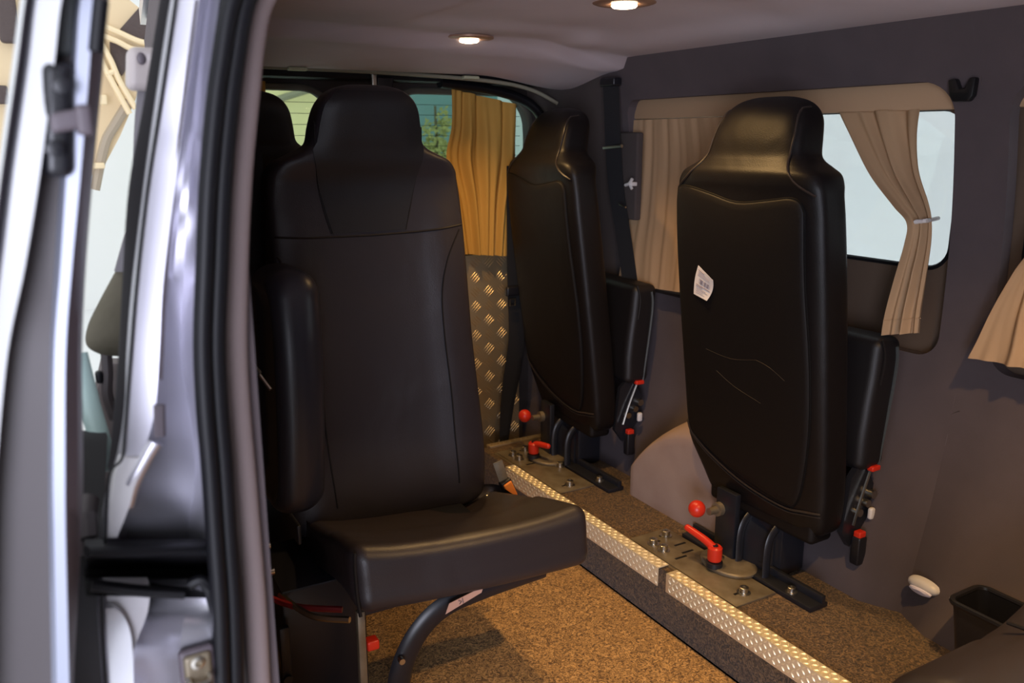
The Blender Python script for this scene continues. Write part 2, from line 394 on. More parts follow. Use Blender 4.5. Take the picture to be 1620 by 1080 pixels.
# ---------------------------------------------------------------- rear end: two doors with windows
YR = 2.50
def rearpt(a, c): return Vector((a, YR + .02 * ss(.0, .15, c), c))
for nme, x0, x1, h0, h1 in (('door_1', .335, .925, .40, .84), ('door_2', .925, 1.62, 1.02, 1.515)):
    hole = rrect(h0, -.36, h1, .145, [.10, .09, .06, .06], 8, 10)
    b = B(); ringpanel(b, hole, x0, -1.16, x1, .26, rearpt, 8, (0, .05, 0))
    d = obj(nme, b, 'tailtrim', sharp=60); tag(d, kind='structure')
    b = B(); tube(b, [rearpt(*p) + Vector((0, -.004, 0)) for p in hole], .011, 8, closed=True, up=(0, 1, 0), flat=.7); obj('window_surround', b, mat('surround', (.11, .105, .085), .35), d)
    b = B(); box(b, (h0 - .02, YR + .055, -.38), (h1 + .02, YR + .06, .165), .001); obj('pane', b, 'rearglass', d)
    b = B()
    for k in range(13): z = .105 - .032 * k; box(b, (h0 + .01, YR + .0535, z - .0007), (h1 - .01, YR + .0545, z + .0007), .0002)
    obj('heater_lines', b, 'heater', d)
# header above the doors
b = B(); box(b, (.34, 2.42, .165), (1.60, 2.50, .30), .01); o = obj('trim_2', b, 'rubber'); tag(o, kind='structure')
# right rear corner pillar trim
b = B(); rows = []
for k in range(25):
    z = PIT + (1.41) * k / 24
    rows.append([(1.53 - .02 * ss(-.1, .2, z) - .03 * ss(-.2, -.6, z), 2.52, z), (1.545 - .02 * ss(-.1, .2, z) - .02 * ss(-.2, -.6, z), 2.47, z), (1.585 - .03 * ss(.0, .2, z), 2.40, z), (min(wx(z), 1.64) - .012, 2.30, z), (wx(z) + .004, 2.18, z)])
sheet(b, rows); o = obj('wall_rear_corner', b, 'felt_dark', sharp=70); tag(o, kind='structure')
b = B(); tube(b, [(1.15, 2.43, .165), (1.32, 2.43, .150), (1.44, 2.42, .12), (1.50, 2.41, .07), (1.52, 2.41, .0)], .022, 10, smooth=6, flat=.7)
o = obj('trim_3', b, 'rubber'); tag(o, kind='structure')
# centre strut and latch between doors
t = thing('latch_post', 'slim grey latch post at the centre of the rear door header', 'latch', (.93, 2.44, .15))
b = B(); rbox(b, (0, -.03, .005), (.008, .006, .035), .004, 2); obj('post', b, 'zinc', t)
b = B(); rbox(b, (.035, -.02, -.005), (.025, .012, .03), .004, 2); obj('latch_block', b, 'blackplastic', t)
for lab, u, v in (('small glossy clip under the ceiling edge with a painted pale green reflection, left of the centre post', 470, 108), ('small glossy clip under the ceiling edge with a painted pale green reflection, above the ochre rear curtain', 744, 122)):
    p = P(u, v, 'Y', 2.365)
    b = B(); rbox(b, (0, 0, 0), (.026, .012, .005), .004, 3, lambda x, y, z: (x, y, z - 3 * x * x))
    o = obj('header_clip', b, mat('clip_' + str(u), (.50, .52, .36), .25)); o.location = p; tag(o, lab, 'clip', 'clips on the rear header')  # pale green is outside light reflected in the pieces, put into their colour

# ================================================================ ceiling spot lamps
def lamp(x, y, lab, power, sz=125):
    z = cz(x, y)
    t = thing('ceiling_spotlight', lab, 'ceiling light', (x, y, z), 0, 'round spotlights in the headliner')
    b = B(); lathe(b, (0, 0, 0), [(.066, .004), (.066, -.001), (.058, -.0035), (.035, -.0035), (.030, .0), (.030, .004)], n=40); obj('bezel', b, mat('bezel_bronze', (.42, .25, .17), .35, .3), t)
    b = B(); lathe(b, (0, 0, -.004), [(.026, .004), (.027, -.003), (.024, -.006), (.012, -.008)], n=32); obj('lens', b, mat('lamp_glow', (1, .8, .6), .4, emit=((1, .74, .48), 9)), t)
    l = bpy.data.lights.new('bulb', 'SPOT'); l.energy = power; l.color = (1, .60, .23); l.spot_size = R(sz); l.spot_blend = .9; l.shadow_soft_size = .02
    lo = bpy.data.objects.new('bulb', l); COL.objects.link(lo); lo.parent = t; lo.location = (0, 0, -.022)
lamp(1.135, 1.50, 'lit round spotlight in the ceiling, the larger one nearer the camera', 21)
lamp(1.075, 2.09, 'lit round spotlight in the ceiling, the smaller one near the rear doors', 15)
lamp(1.10, .42, 'lit round spotlight in the ceiling above the frontmost cushion', 46)

# ================================================================ SEATS
HB = .945
TAB = [(0, .196, .0, .040), (.015, .208, .0, .046), (.05, .214, .002, .05), (.15, .218, .012, .052), (.40, .220, .045, .053), (.60, .218, .072, .053),
       (.70, .214, .084, .052), (.745, .209, .088, .052), (.768, .2045, .088, .056), (.788, .192, .085, .058), (.802, .167, .081, .055), (.814, .145, .078, .052), (.828, .132, .073, .051), (.86, .126, .066, .05),
       (.895, .117, .056, .047), (.918, .103, .050, .040), (.934, .082, .048, .028), (.943, .050, .047, .014), (.945, .02, .047, .005)]
_tc = cat([(a[0] * 10, a[1] * 10, a[2] * 10) for a in TAB], 6); _td = cat([(a[0] * 10, a[3] * 10, 0) for a in TAB], 6)
STAB = [(p.x / 10, p.y / 10, p.z / 10, q.y / 10) for p, q in zip(_tc, _td)]
EXP = 5.0
def sec(z, wf=None):
    hw, yc, hd = interp(STAB, z)
    if wf: hw *= wf(z)
    return hw, yc, hd
def back_y(x, z, side, wf=None, off=0):
    hw, yc, hd = sec(z, wf); q = sm(abs(x) / hw)
    return yc + side * (hd * (1 - q ** EXP) ** (1 / EXP) + off)
def seat_shell(wf=None, hollow=0, cham=0):
    b = B(); rows = []; n = 56
    for s in STAB:
        hw, yc, hd = sec(s[0], wf); r = []
        for k in range(n):
            t = 2 * math.pi * k / n; c, s_ = math.cos(t), math.sin(t)
            x = hw * math.copysign(abs(c) ** (2 / EXP), c); y = hd * math.copysign(abs(s_) ** (2 / EXP), s_)
            if y < 0 and hollow: y += hollow * (1 - (x / hw) ** 2) * (ss(.05, .2, s[0]) - ss(.7, .85, s[0])) - .008 * math.exp(-((abs(x) / hw - .72) / .18) ** 2) * (1 - ss(.6, .75, s[0]))
            if x > 0: x *= 1 - cham * (1 - ss(.0, .14, s[0]))
            r.append(b.verts.new((x, yc + y, s[0])))
        rows.append(r)
    for i in range(len(rows) - 1):
        for k in range(n): b.faces.new([rows[i][k], rows[i][(k + 1) % n], rows[i + 1][(k + 1) % n], rows[i + 1][k]])
    b.faces.new(list(reversed(rows[0]))); b.faces.new(rows[-1]); return b
def seam_line(pts, side, parent, name='piping', r=.0022, m='piping', wf=None, off=.0, hollow=0):
    c = cat([(x, 0, z) for x, z in pts], 8)
    out = []
    for p in c:
        hw = sec(p.z, wf)[0]
        y = back_y(p.x, p.z, side, wf, off)
        if side < 0 and hollow:
            y += hollow * (1 - (p.x / hw) ** 2) * (ss(.05, .2, p.z) - ss(.7, .85, p.z)) - .008 * math.exp(-((abs(p.x) / hw - .72) / .18) ** 2) * (1 - ss(.6, .75, p.z))
        out.append((p.x, y, p.z))
    b = B(); tube(b, out, r, 6); return obj(name, b, m, parent)

# ---- front facing seat with its cushion down
WF = lambda z: 1 + .08 * (1 - ss(.05, .45, z)) + .025 * (1 - ss(.76, .80, z)) - .06 * ss(.79, .83, z)
seat = thing('passenger_seat', 'black leather seat with its cushion folded down, facing the open side door', 'seat', (.655, 1.70, -.836), R(-1))
bk = obj('backrest', seat_shell(WF, .022), 'leather', seat)
HL = .022
seam_line([(-.212, .640), (-.12, .634), (0, .632), (.12, .636), (.212, .646)], -1, bk, wf=WF, hollow=HL, r=.0026)
seam_line([(-.116, .87), (-.118, .80), (-.105, .70), (-.09, .64)], -1, bk, wf=WF, hollow=HL)
seam_line([(.116, .86), (.112, .78), (.095, .70), (.078, .64)], -1, bk, wf=WF, hollow=HL)
seam_line([(-.210, .60), (-.19, .56), (-.165, .48), (-.148, .36), (-.142, .2), (-.135, .06)], -1, bk, wf=WF, hollow=HL)
seam_line([(.205, .635), (.17, .575), (.150, .50), (.148, .40), (.155, .25), (.155, .06)], -1, bk, wf=WF, hollow=HL)
b = B(); rows = []
for i in range(21):
    z = .64 + (.932 - .64) * i / 20; wL = interp([(.64, -.088), (.70, -.103), (.80, -.123), (.87, -.126), (.90, -.110), (.93, -.07)], z)[0]
    wR = interp([(.64, .076), (.70, .093), (.78, .115), (.86, .128), (.90, .112), (.93, .07)], z)[0]
    lim = .93 * sec(z, WF)[0]; wL = max(wL, -lim); wR = min(wR, lim)
    rows.append([(wL + (wR - wL) * k / 12, back_y(wL + (wR - wL) * k / 12, z, -1, WF, .0035) + HL * (1 - ((wL + (wR - wL) * k / 12) / sec(z, WF)[0]) ** 2) * (1 - ss(.7, .85, z)), z) for k in range(13)])
sheet(b, rows, (0, .006, 0)); obj('headrest_panel', b, 'leather2', bk, 'smooth darker black headrest panel')
# cushion: front at y=-.41, tapered toward the back, top falls to the rear
def cfn(x, y, z):
    t = (y + .22) / .44  # 0 front .. 1 back
    zz = z - .115 * sm(t) ** 1.2 * (z > -.02)
    if z > 0: zz += .012 * (abs(x) / .25) ** 4 - .016 * (1 - (x / .25) ** 2) * math.sin(math.pi * sm(t)) - .02 * math.exp(-((x - .13) / .06) ** 2 - ((t - .85) / .2) ** 2)
    xx = x * (1 - .06 * sm(t)) ; 
    yy = y - .012 * math.cos(x * 6) + (.02 * (z + .06) / .12 if y < 0 else 0)
    return xx, yy, zz - .055 * x - .012 * (x < -.2) * 0
b = B(); rbox(b, (.037, -.205, .055), (.254, .205, .062), .032, 5, cfn, 10)
cu = obj('seat_cushion', b, 'leather3', seat, sharp=80)
def cus(x, y, z): q = cfn(x, y, z); return (q[0] + .037, q[1] - .205, q[2] + .055)
b = B(); tube(b, [cus(-.247, -.202, .05), cus(-.250, -.204, .02), cus(-.250, -.204, -.02), cus(-.247, -.202, -.056)], .0035, 6, smooth=6); obj('piping', b, 'piping', cu)
# seat pan and frame under the cushion
b = B(); box(b, (-.19, -.36, -.02), (.16, .0, .008), .004); box(b, (.05, -.385, -.03), (.19, -.33, .006), .006)
obj('seat_pan', b, 'blacksteel', seat)
b = B()
arc = [(.19, -.375, -.012), (.06, -.378, -.018), (-.03, -.376, -.034), (-.085, -.372, -.075), (-.118, -.366, -.14), (-.128, -.36, -.21), (-.13, -.355, -.30)]
tube(b, arc, .024, 8, smooth=8, flat=.45, up=(0, 1, 0)); obj('front_leg', b, 'blacksteel', seat, 'black curved flat steel front leg')
b = B(); box(b, (-.30, -.20, -.30), (-.13, .02, -.02), .006); obj('pedestal', b, 'blacksteel', seat)
b = B(); box(b, (-.205, -.375, -.17), (-.19, -.36, .0), .003); obj('strut', b, 'steel', seat)
b = B(); q = [Vector((-.055, -.4045, -.018)), Vector((.015, -.4045, -.004)), Vector((.012, -.4045, .010)), Vector((-.05, -.4045, -.002))]
q = [Vector((-.045, -.407, -.032)), Vector((-.037, -.407, -.012)), Vector((.036, -.407, .004)), Vector((.031, -.407, -.008))]
prism(b, q, (0, .001, 0)); lb = obj('sticker', b, mat('pinkish_label', (.50, .30, .23), .6), seat, 'small pinkish label on the curved leg')
b = B(); tube(b, [(-.018, -.4078, -.010), (-.012, -.4078, -.014), (-.016, -.4078, -.019)], .0012, 5); tube(b, [(-.010, -.4078, -.008), (-.008, -.4078, -.018)], .0012, 5); obj('symbol', b, 'ink', lb)
b = B(); cyl(b, (-.128, -.392, -.115), (-.128, -.38, -.115), .006, 10); obj('bolt', b, 'zinc', seat)
b = B(); rbox(b, (-.172, -.35, -.085), (.012, .012, .010), .004, 2); obj('release_tab', b, 'red', seat, 'red release tab')
b = B(); tube(b, [(-.30, -.19, -.03), (-.27, -.30, -.025), (-.215, -.36, -.018)], .006, 6, smooth=5); obj('tension_rod', b, 'zinc', seat)
b = B(); tube(b, [(-.34, -.16, -.025), (-.29, -.245, -.028), (-.21, -.30, -.03)], .006, 6, smooth=4); tube(b, [(-.34, -.16, -.03), (-.335, -.16, .05)], .006, 6); obj('red_frame_edge', b, 'redsteel', seat, 'dark red painted frame edge')
b = B(); cyl(b, (-.33, -.22, -.17), (-.35, -.20, .03), .004, 8); cyl(b, (-.328, -.22, -.20), (-.332, -.218, -.14), .011, 12); obj('gas_spring', b, 'blackplastic', seat)
b = B(); box(b, (-.315, -.23, -.20), (-.295, -.215, -.08), .003); cyl(b, (-.305, -.236, -.19), (-.305, -.205, -.19), .009, 10); obj('hinge_link', b, 'blacksteel', seat)
# armrest, folded upright at the left of the backrest
ar = B()
def afn(x, y, z):
    bow = .035 * (1 - (z / .215) ** 2)
    xx = x + .030 * (0 - z) / .215 * -0.2
    if x < 0: xx += .022 * (1 - ss(.75, 1, abs(z) / .215)) * (1 - ss(.55, .95, abs(y) / .08))
    return (xx, y * (1 - .12 * ss(.1, .215, z)) - bow * .5 , z)
rbox(ar, (-.262, -.19, .385), (.052, .088, .228), .046, 6, afn, 12)
am = obj('armrest', ar, 'softplastic', seat, 'padded black armrest folded upright', sharp=80)
b = B(); tube(b, [(-.30, -.05, .30), (-.285, -.12, .22), (-.24, -.10, .16)], .014, 8, smooth=4); obj('armrest_hinge', b, 'blackplastic', am)
# recline and side hardware
b = B(); cyl(b, (-.265, -.10, .155), (-.255, -.10, .155), .028, 18); rbox(b, (-.262, -.16, .10), (.004, .06, .02), .003, 2); obj('recliner_plate', b, 'blacksteel', seat)
b = B(); rbox(b, (-.318, -.10, .105), (.005, .018, .030), .004, 2, lambda x, y, z: (x, y + z * .8, z)); obj('recline_lever', b, 'steel', seat)
for px_, py_, pz_ in ((-.31, -.20, .03), (-.31, -.18, .075)):
    b = B(); cyl(b, (px_, py_, pz_), (px_ - .014, py_, pz_), .008, 12); obj('bolt', b, 'zinc', seat)

# ---- strap on the armrest side (belt hanging from the rear seat) and shiny zip pull
# ---- second forward seat behind, only its headrest and shoulder show
st2 = thing('passenger_seat', 'black leather seat at the far left, half hidden behind the door pillar', 'seat', (.49, 2.12, -.83))
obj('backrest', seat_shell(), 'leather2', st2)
b = B(); rbox(b, (0, -.12, .07), (.22, .12, .06), .03, 4); obj('seat_cushion', b, 'leather2', st2)
b = B(); box(b, (-.15, -.25, -.30), (.15, .05, .02), .006); obj('pedestal', b, 'blacksteel', st2)
bt = thing('seat_belt', 'black belt strap hanging beside the upright armrest, by the door pillar', 'seat belt', (0, 0, 0))
pts = [P(398, 235, 'Y', 1.84), P(404, 330, 'Y', 1.83), P(406, 420, 'Y', 1.82), P(400, 560, 'Y', 1.80), P(402, 700, 'Y', 1.80)]
b = B(); tube(b, pts, .022, 8, smooth=6, flat=.12, up=(.1, -1, 0)); obj('webbing', b, 'webbing', bt)
b = B(); a1, a2 = P(410, 592, 'Y', 1.32), P(428, 616, 'Y', 1.30); tube(b, [a1, a2], .0026, 8)
obj('bright_pin', b, 'zinc', bt, 'bright metal pin'); b = B(); tube(b, [P(392, 570, 'Y', 1.33), a1], .006, 8); obj('pin_holder', b, 'blackplastic', bt)

# ---- tipped seats turned toward the side wall
def back_panel_outline(n=20):
    """(x,z) outline of the back board in seat coordinates"""
    top = [(-.175, .715), (-.165, .735), (-.14, .742), (-.09, .735), (0, .725), (.08, .740), (.15, .752), (.190, .750), (.203, .735)]
    lef = [(.205, .68), (.206, .5), (.202, .3), (.196, .16)]
    bot = [(.15, .125), (.05, .085), (-.05, .062), (-.12, .055), (-.145, .062)]
    rig = [(-.165, .12), (-.183, .25), (-.186, .40), (-.178, .56), (-.176, .68)]
    return [(p.x, p.y) for p in cat([(x, z, 0) for x, z in top + lef + bot + rig + [top[0]]], 4)][:-1]
def tipped_seat(label, loc, rz, lever_ang, rzp=0):
    t = thing('passenger_seat', label, 'seat', loc, rz, 'tipped seats turned to the side wall')
    bk = obj('backrest', seat_shell(None, 0, .30), M['leather_shaded'], t)
    ol = back_panel_outline(); cx, cz_ = .01, .40
    b = B(); rings = []
    for s, off in ((1.0, -.003), (1.0, .0025), (.985, .005), (.94, .0055), (.8, .0055), (.6, .0055), (.4, .0055), (.2, .0055)):
        rings.append([b.verts.new((cx + (x - cx) * s, back_y(cx + (x - cx) * s, cz_ + (z - cz_) * s, 1, None, off), cz_ + (z - cz_) * s)) for x, z in ol])
    for i in range(len(rings) - 1):
        for k in range(len(ol)): b.faces.new([rings[i][k], rings[i][(k + 1) % len(ol)], rings[i + 1][(k + 1) % len(ol)], rings[i + 1][k]])
    b.faces.new(rings[-1]); bp = obj('back_board', b, 'panel', bk, 'dull black moulded board on the back', sharp=70)
    b = B(); tube(b, [(x, back_y(x, z, 1, None, .001), z) for x, z in ol], .0024, 6, closed=True, up=(0, 1, 0)); obj('piping', b, mat('board_groove_shade', (.003, .0025, .0025), .7, spec=.2), bk)  # dark tube imitates the shaded groove round the board, not raised piping
    # lower hem
    seam_line([(.210, .16), (.19, .140), (.12, .100), (.03, .066), (-.05, .050), (-.12, .046), (-.17, .055), (-.205, .06)], 1, bk, 'hem', .0028, 'seam', off=.0015)
    seam_line([(.208, .152), (.19, .132), (.12, .092), (.03, .058), (-.05, .042), (-.12, .038), (-.17, .047), (-.205, .052)], 1, bk, 'hem', .0018, 'seam', off=.0012)
    # headrest seam
    seam_line([(-.100, .922), (-.112, .87), (-.118, .815), (-.150, .775), (-.196, .748)], 1, bk, 'headrest_piping', .0026, 'seam', off=.001)
    seam_line([(.100, .922), (.112, .87), (.122, .815), (.155, .778), (.198, .748)], 1, bk, 'headrest_piping', .0026, 'seam', off=.001)
    # skirt: vinyl closing panel under the backrest
    b = B(); rbox(b, (0, .006, .02), (.190, .036, .045), .014, 3, lambda x, y, z: (x * (1 - .32 * (x > 0)), y, z), 6)
    obj('skirt', b, 'panel', bk, sharp=60)
    # folded cushion on the wall side
    b = B(); rbox(b, (-.02, -.098, .29), (.205, .042, .15), .022, 4, lambda x, y, z: (x, y - .02 * sm(z / .15 + .3), z), 4)
    c = obj('seat_cushion', b, 'leather2', t, 'seat cushion folded up against the backrest', sharp=80)
    b = B(); tube(b, [(-.226, -.135, .42), (-.226, -.140, .36), (-.222, -.118, .15)], .004, 6, smooth=4); obj('cushion_edge', b, mat('edge_strip_grey', (.05, .06, .065), .5), c, 'grey edge strip')
    b = B(); tube(b, [(-.224, -.085, .44), (-.228, -.095, .40), (-.226, -.09, .34)], .003, 6, smooth=4); obj('piping', b, 'piping', c)
    # side mechanism
    b = B(); prism(b, [(-.212, -.045, .13), (-.212, -.075, .16), (-.212, -.125, .10), (-.212, -.115, .02), (-.212, -.06, -.04), (-.212, -.03, .0)], (.014, 0, 0)); obj('side_bracket', b, 'blacksteel', t)
    b = B(); tube(b, [(-.224, -.05, .02), (-.222, -.07, .075), (-.218, -.10, .14)], .0035, 6, smooth=4); obj('cable', b, 'zinc', t)
    for (yy, zz, rr) in ((-.095, .062, .009), (-.070, .045, .009), (-.112, .08, .010)):
        b = B(); cyl(b, (-.212, yy, zz), (-.226, yy, zz), rr, 14); obj('bolt', b, 'zinc', t)
    b = B(); rbox(b, (-.222, -.105, .145), (.008, .014, .006), .003, 2); obj('red_tab', b, 'red', t, 'red tab')
    b = B(); rbox(b, (-.224, -.11, .035), (.006, .008, .014), .005, 2); obj('tassel', b, 'white', t)
    bkl = B(); rbox(bkl, (-.225, -.075, -.045), (.012, .014, .034), .005, 2); bo = obj('buckle', bkl, 'blackplastic', t)
    b = B(); rbox(b, (-.225, -.075, -.008), (.009, .011, .009), .003, 2); obj('release_button', b, 'red', bo, 'red release button')
    # pedestal: channel-shaped upright on a swivel disc
    b = B()
    box(b, (.010, .055, -.143), (.075, .072, .03), .003)            # face plate toward the aisle
    for xs in (.000, -.085):
        tube(b, [(xs, .06, -.14), (xs, .058, -.06), (xs - .0, .03, -.022), (xs, -.04, -.005)], .012, 8, smooth=6, flat=.5, up=(1, 0, 0))
    sheet(b, [[(-.08 * k, .05 - .015 * k, -.14) for k in (0, 1)], [(-.08 * k, .05 - .015 * k, -.06) for k in (0, 1)], [(-.08 * k, .03 - .015 * k, -.02) for k in (0, 1)], [(-.08 * k, -.04, .0) for k in (0, 1)]], (0, -.012, -.004))
    box(b, (-.10, -.05, -.143), (.075, .03, -.01), .004)
    pd = obj('pedestal', b, 'blacksteel', t)
    b = B(); lathe(b, (.01, .085, -.1465), [(.074, 0), (.076, .003), (.076, .007), (.072, .010)], n=40, sy=.75); obj('swivel_disc', b, 'steel', pd)
    # red ball knob on plunger
    b = B(); cyl(b, (.060, .085, -.022), (.060, .06, -.022), .017, 16); cyl(b, (.060, .110, -.022), (.060, .085, -.022), .009, 12); kn = obj('plunger', b, 'steel', pd)
    b = B(); sphere(b, (.085, .125, -.020), .021); obj('ball_knob', b, 'red', kn, 'red ball knob')
    b = B(); lathe(b, (.012, .130, -.138), [(.020, 0), (.020, .012), (.014, .014)], n=20); lv = obj('lever_base', b, 'blacksteel', pd)
    b = B(); lathe(b, (.012, .130, -.122), [(.016, 0), (.0175, .004), (.0175, .032), (.014, .036)], n=20)
    dx, dy, dz = lever_ang
    e = Vector((.012, .130, -.095)); tube(b, [e, e + Vector((dx, dy, dz)) * .35 + Vector((0, 0, .004)), e + Vector((dx, dy, dz))], lambda q: .011 - .0025 * q, 10, smooth=5)
    sphere(b, e + Vector((dx, dy, dz)), .0085); lo = obj('lever', b, 'red', pd, 'red clamping lever')
    b = B(); lathe(b, (.012, .130, -.087), [(.007, 0), (.007, .004), (.004, .004)], n=12); obj('screw', b, 'blacksteel', lo)
    return t
near = tipped_seat('black leather tipped seat seen from behind, nearer one, with a white paper sticker', (1.472, 1.345, -.858), R(91), (.075, .020, .030))
far = tipped_seat('black leather tipped seat seen from behind, the farther one beside the rear doors', (1.465, 2.155, -.858), R(86), (-.06, -.02, .012))
# paper sticker on the near seat's board
def stick():
    cs = [P(1095, 420, 'X', 1.325), P(1118, 444, 'X', 1.325), P(1105, 477, 'X', 1.325), P(1083, 466, 'X', 1.325)]
    o = near.matrix_basis.inverted() if False else None
    toloc = lambda p: Vector((p.y - 1.345, -(p.x - 1.472), p.z + .858))
    L = [toloc(c) for c in cs]; rows = []
    for i in range(9):
        t = i / 8; a = L[0].lerp(L[3], t); c = L[1].lerp(L[2], t); row = []
        for k in range(7):
            s = k / 6; p = a.lerp(c, s); bulge = .010 * math.sin(math.pi * t)
            x = p.x + (.004 * math.sin(math.pi * t) * (1 - s)) - .004 * math.sin(math.pi * t) * s; z = p.z
            row.append(Vector((x, back_y(x, z, 1, None, .0075) + .004 * (t - .5) ** 2 * 4 * s, z)))
        rows.append(row)
    b = B(); sheet(b, rows, (0, -.0006, 0)); s = obj('paper_sticker', b, 'paper', near, 'white paper sticker with printed lines and a bar code')
    def at(u, v):
        i = min(7.999, v * 8); k = min(5.999, u * 6); i0, k0 = int(i), int(k); fi, fk = i - i0, k - k0
        return (rows[i0][k0].lerp(rows[i0][k0 + 1], fk)).lerp(rows[i0 + 1][k0].lerp(rows[i0 + 1][k0 + 1], fk), fi) + Vector((0, .0006, 0))
    b = B()
    for v, u0, u1, r in ((.10, .1, .45, .0007), (.17, .1, .8, .0003), (.22, .1, .75, .0003), (.27, .1, .8, .0003), (.60, .12, .9, .0007), (.65, .12, .5, .0006), (.72, .15, .7, .0003), (.77, .15, .85, .0003), (.83, .15, .6, .0003), (.89, .15, .75, .0003)):
        n = 5; tube(b, [at(u0 + (u1 - u0) * k / n, v) for k in range(n + 1)], r, 4)
    for k in range(14):
        u = .25 + .045 * k + random.uniform(-.008, .008); tube(b, [at(u, .36), at(u, .43), at(u, .53)], random.choice((.0003, .0005, .0009)), 4)
    obj('printing', b, 'ink', s)
stick()
# scratches on the near board
for pts_ in ([(1125, 587), (1150, 612), (1190, 640)], [(1190, 570), (1210, 582), (1232, 604)], [(1112, 552), (1150, 568), (1190, 570)]):
    L = []
    for u, v in pts_:
        p = P(u, v, 'X', 1.362); x, z = p.y - 1.345, p.z + .858
        L.append((x, back_y(x, z, 1, None, .0055), z))
    b = B(); tube(b, L, .0005, 4, smooth=4); obj('scratch', b, mat('scuff', (.018, .012, .009), .6), near)

# ---- frontmost cushion at the lower right
fs = thing('bench_seat', 'brown black leather cushion with a seam in the lower right corner', 'seat', (1.19, .39, -1.16))
def ffn(x, y, z):
    zz = z + .02 * ss(.0, .24, x) * 1.0 - .035 * ss(.14, .24, y) * (1 - ss(.0, .2, x)) - .006 * math.exp(-((x + .02) / .012) ** 2) * (z > 0)
    return x, y, zz
b = B(); rbox(b, (0, 0, .42), (.25, .245, .065), .045, 6, ffn, 16); c = obj('seat_cushion', b, 'leather3', fs, sharp=80)
b = B(); tube(b, [(-.02, .20, .478), (-.015, .12, .484), (-.015, 0, .484), (-.015, -.2, .484)], .003, 6, smooth=6); obj('piping', b, 'piping', c)
b = B(); box(b, (-.2, -.2, 0), (.02, .2, .37), .01); obj('pedestal', b, 'blacksteel', fs)

# ================================================================ FLOOR HARDWARE
def lozenge(b, c, ax, l, w, n, h):
    """small raised lens: centre, long axis, length, width, normal, height"""
    ax = Vector(ax).normalized(); n = Vector(n); s = n.cross(ax).normalized(); c = Vector(c)
    base = [c + ax * (l / 2) * math.cos(t) + s * (w / 2) * math.sin(t) for t in [2 * math.pi * k / 8 for k in range(8)]]
    vb = [b.verts.new(p) for p in base]; ridge = [b.verts.new(c + ax * l * .22 + n * h), b.verts.new(c - ax * l * .22 + n * h)]
    for k, q in enumerate([0, 0, None, 1, 1, 1, None, 0]):
        a, d = vb[k], vb[(k + 1) % 8]
        if k in (0, 1, 7): b.faces.new([a, d, ridge[0]])
        elif k in (3, 4, 5): b.faces.new([a, d, ridge[1]])
        elif k == 2: b.faces.new([a, d, ridge[1], ridge[0]])
        else: b.faces.new([a, d, ridge[0], ridge[1]])
def tread_rail(name, y0, y1, label):
    b = B(); x0, x1, zt, zb = 1.228, 1.262, LEDGE + .007, LEDGE - .042
    box(b, (x0, y0, zt - .003), (x1, y1, zt), .0012); box(b, (x0, y0, zb), (x0 + .003, y1, zt), .0012)
    pitch = .0125; n = int((y1 - y0) / pitch)
    for k in range(n):
        y = y0 + (k + .5) * pitch
        for r_ in range(3):
            sg = 1 if (k + r_) % 2 else -1
            lozenge(b, (x0 + .006 + .0105 * r_, y, zt), (1, sg * 1.0, 0), .013, .0042, (0, 0, 1), .0018)
        for r_ in range(4):
            sg = 1 if (k + r_) % 2 else -1
            lozenge(b, (x0, y, zt - .006 - .011 * r_), (0, 1, sg), .013, .0042, (-1, 0, 0), .0018)
    o = obj(name, b, 'alu', sharp=25, keep=True); tag(o, label, 'edge trim', 'tread edge strips on the step'); return o
tread_rail('edge_strip', 1.425, 2.17, 'aluminium tread edge strip on the step, the farther length beside the seat cushion')
tread_rail('edge_strip', .55, 1.395, 'aluminium tread edge strip on the step, the nearer length running out of the picture')
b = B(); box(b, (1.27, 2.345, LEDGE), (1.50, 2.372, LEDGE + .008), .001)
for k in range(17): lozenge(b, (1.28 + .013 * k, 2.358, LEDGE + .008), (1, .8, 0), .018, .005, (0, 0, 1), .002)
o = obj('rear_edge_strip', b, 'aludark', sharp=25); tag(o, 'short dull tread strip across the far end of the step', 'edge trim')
def bolt(b, c, r=.0105, h=.014):
    lathe(b, c, [(r * 1.5, 0), (r * 1.5, .002), (r, .0025), (r, h), (r * .85, h + .001), (r * .45, h + .001), (r * .4, h - .004)], n=14)
def floor_plate(y0, y1, label, slots, bolts):
    t = thing('mounting_plate', label, 'steel plate', (1.33, (y0 + y1) / 2, LEDGE), 0, 'seat mounting plates on the step')
    hy = (y1 - y0) / 2
    b = B(); box(b, (-.062, -hy, .0), (.060, hy, .005), .001); box(b, (-.07, -hy + .05, -.002), (-.058, hy + .0, .002), .001); obj('plate', b, 'steel', t)
    for x, y in slots:
        b = B(); box(b, (x - .020, y - .0035, .0045), (x + .016, y + .0035, .0056), .0005); obj('slot', b, 'rubber', t)
    for x, y in bolts:
        b = B(); bolt(b, (x, y, .005)); obj('bolt', b, 'zinc', t)
for y0, y1, la in ((1.205, 1.585, 'bolted steel floor plate under the nearer tipped seat'), (1.915, 2.30, 'bolted steel floor plate under the farther tipped seat')):
    h = (y1 - y0) / 2
    floor_plate(y0, y1, la, [(-.02, h - .05), (.03, h - .03), (-.015, -.0 + .045), (.02, .06), (-.01, -h + .04), (.03, h - .09)], [(-.03, h - .055), (-.03, h - .095), (.028, h - .035), (-.005, -h + .035), (.05, -.02)])
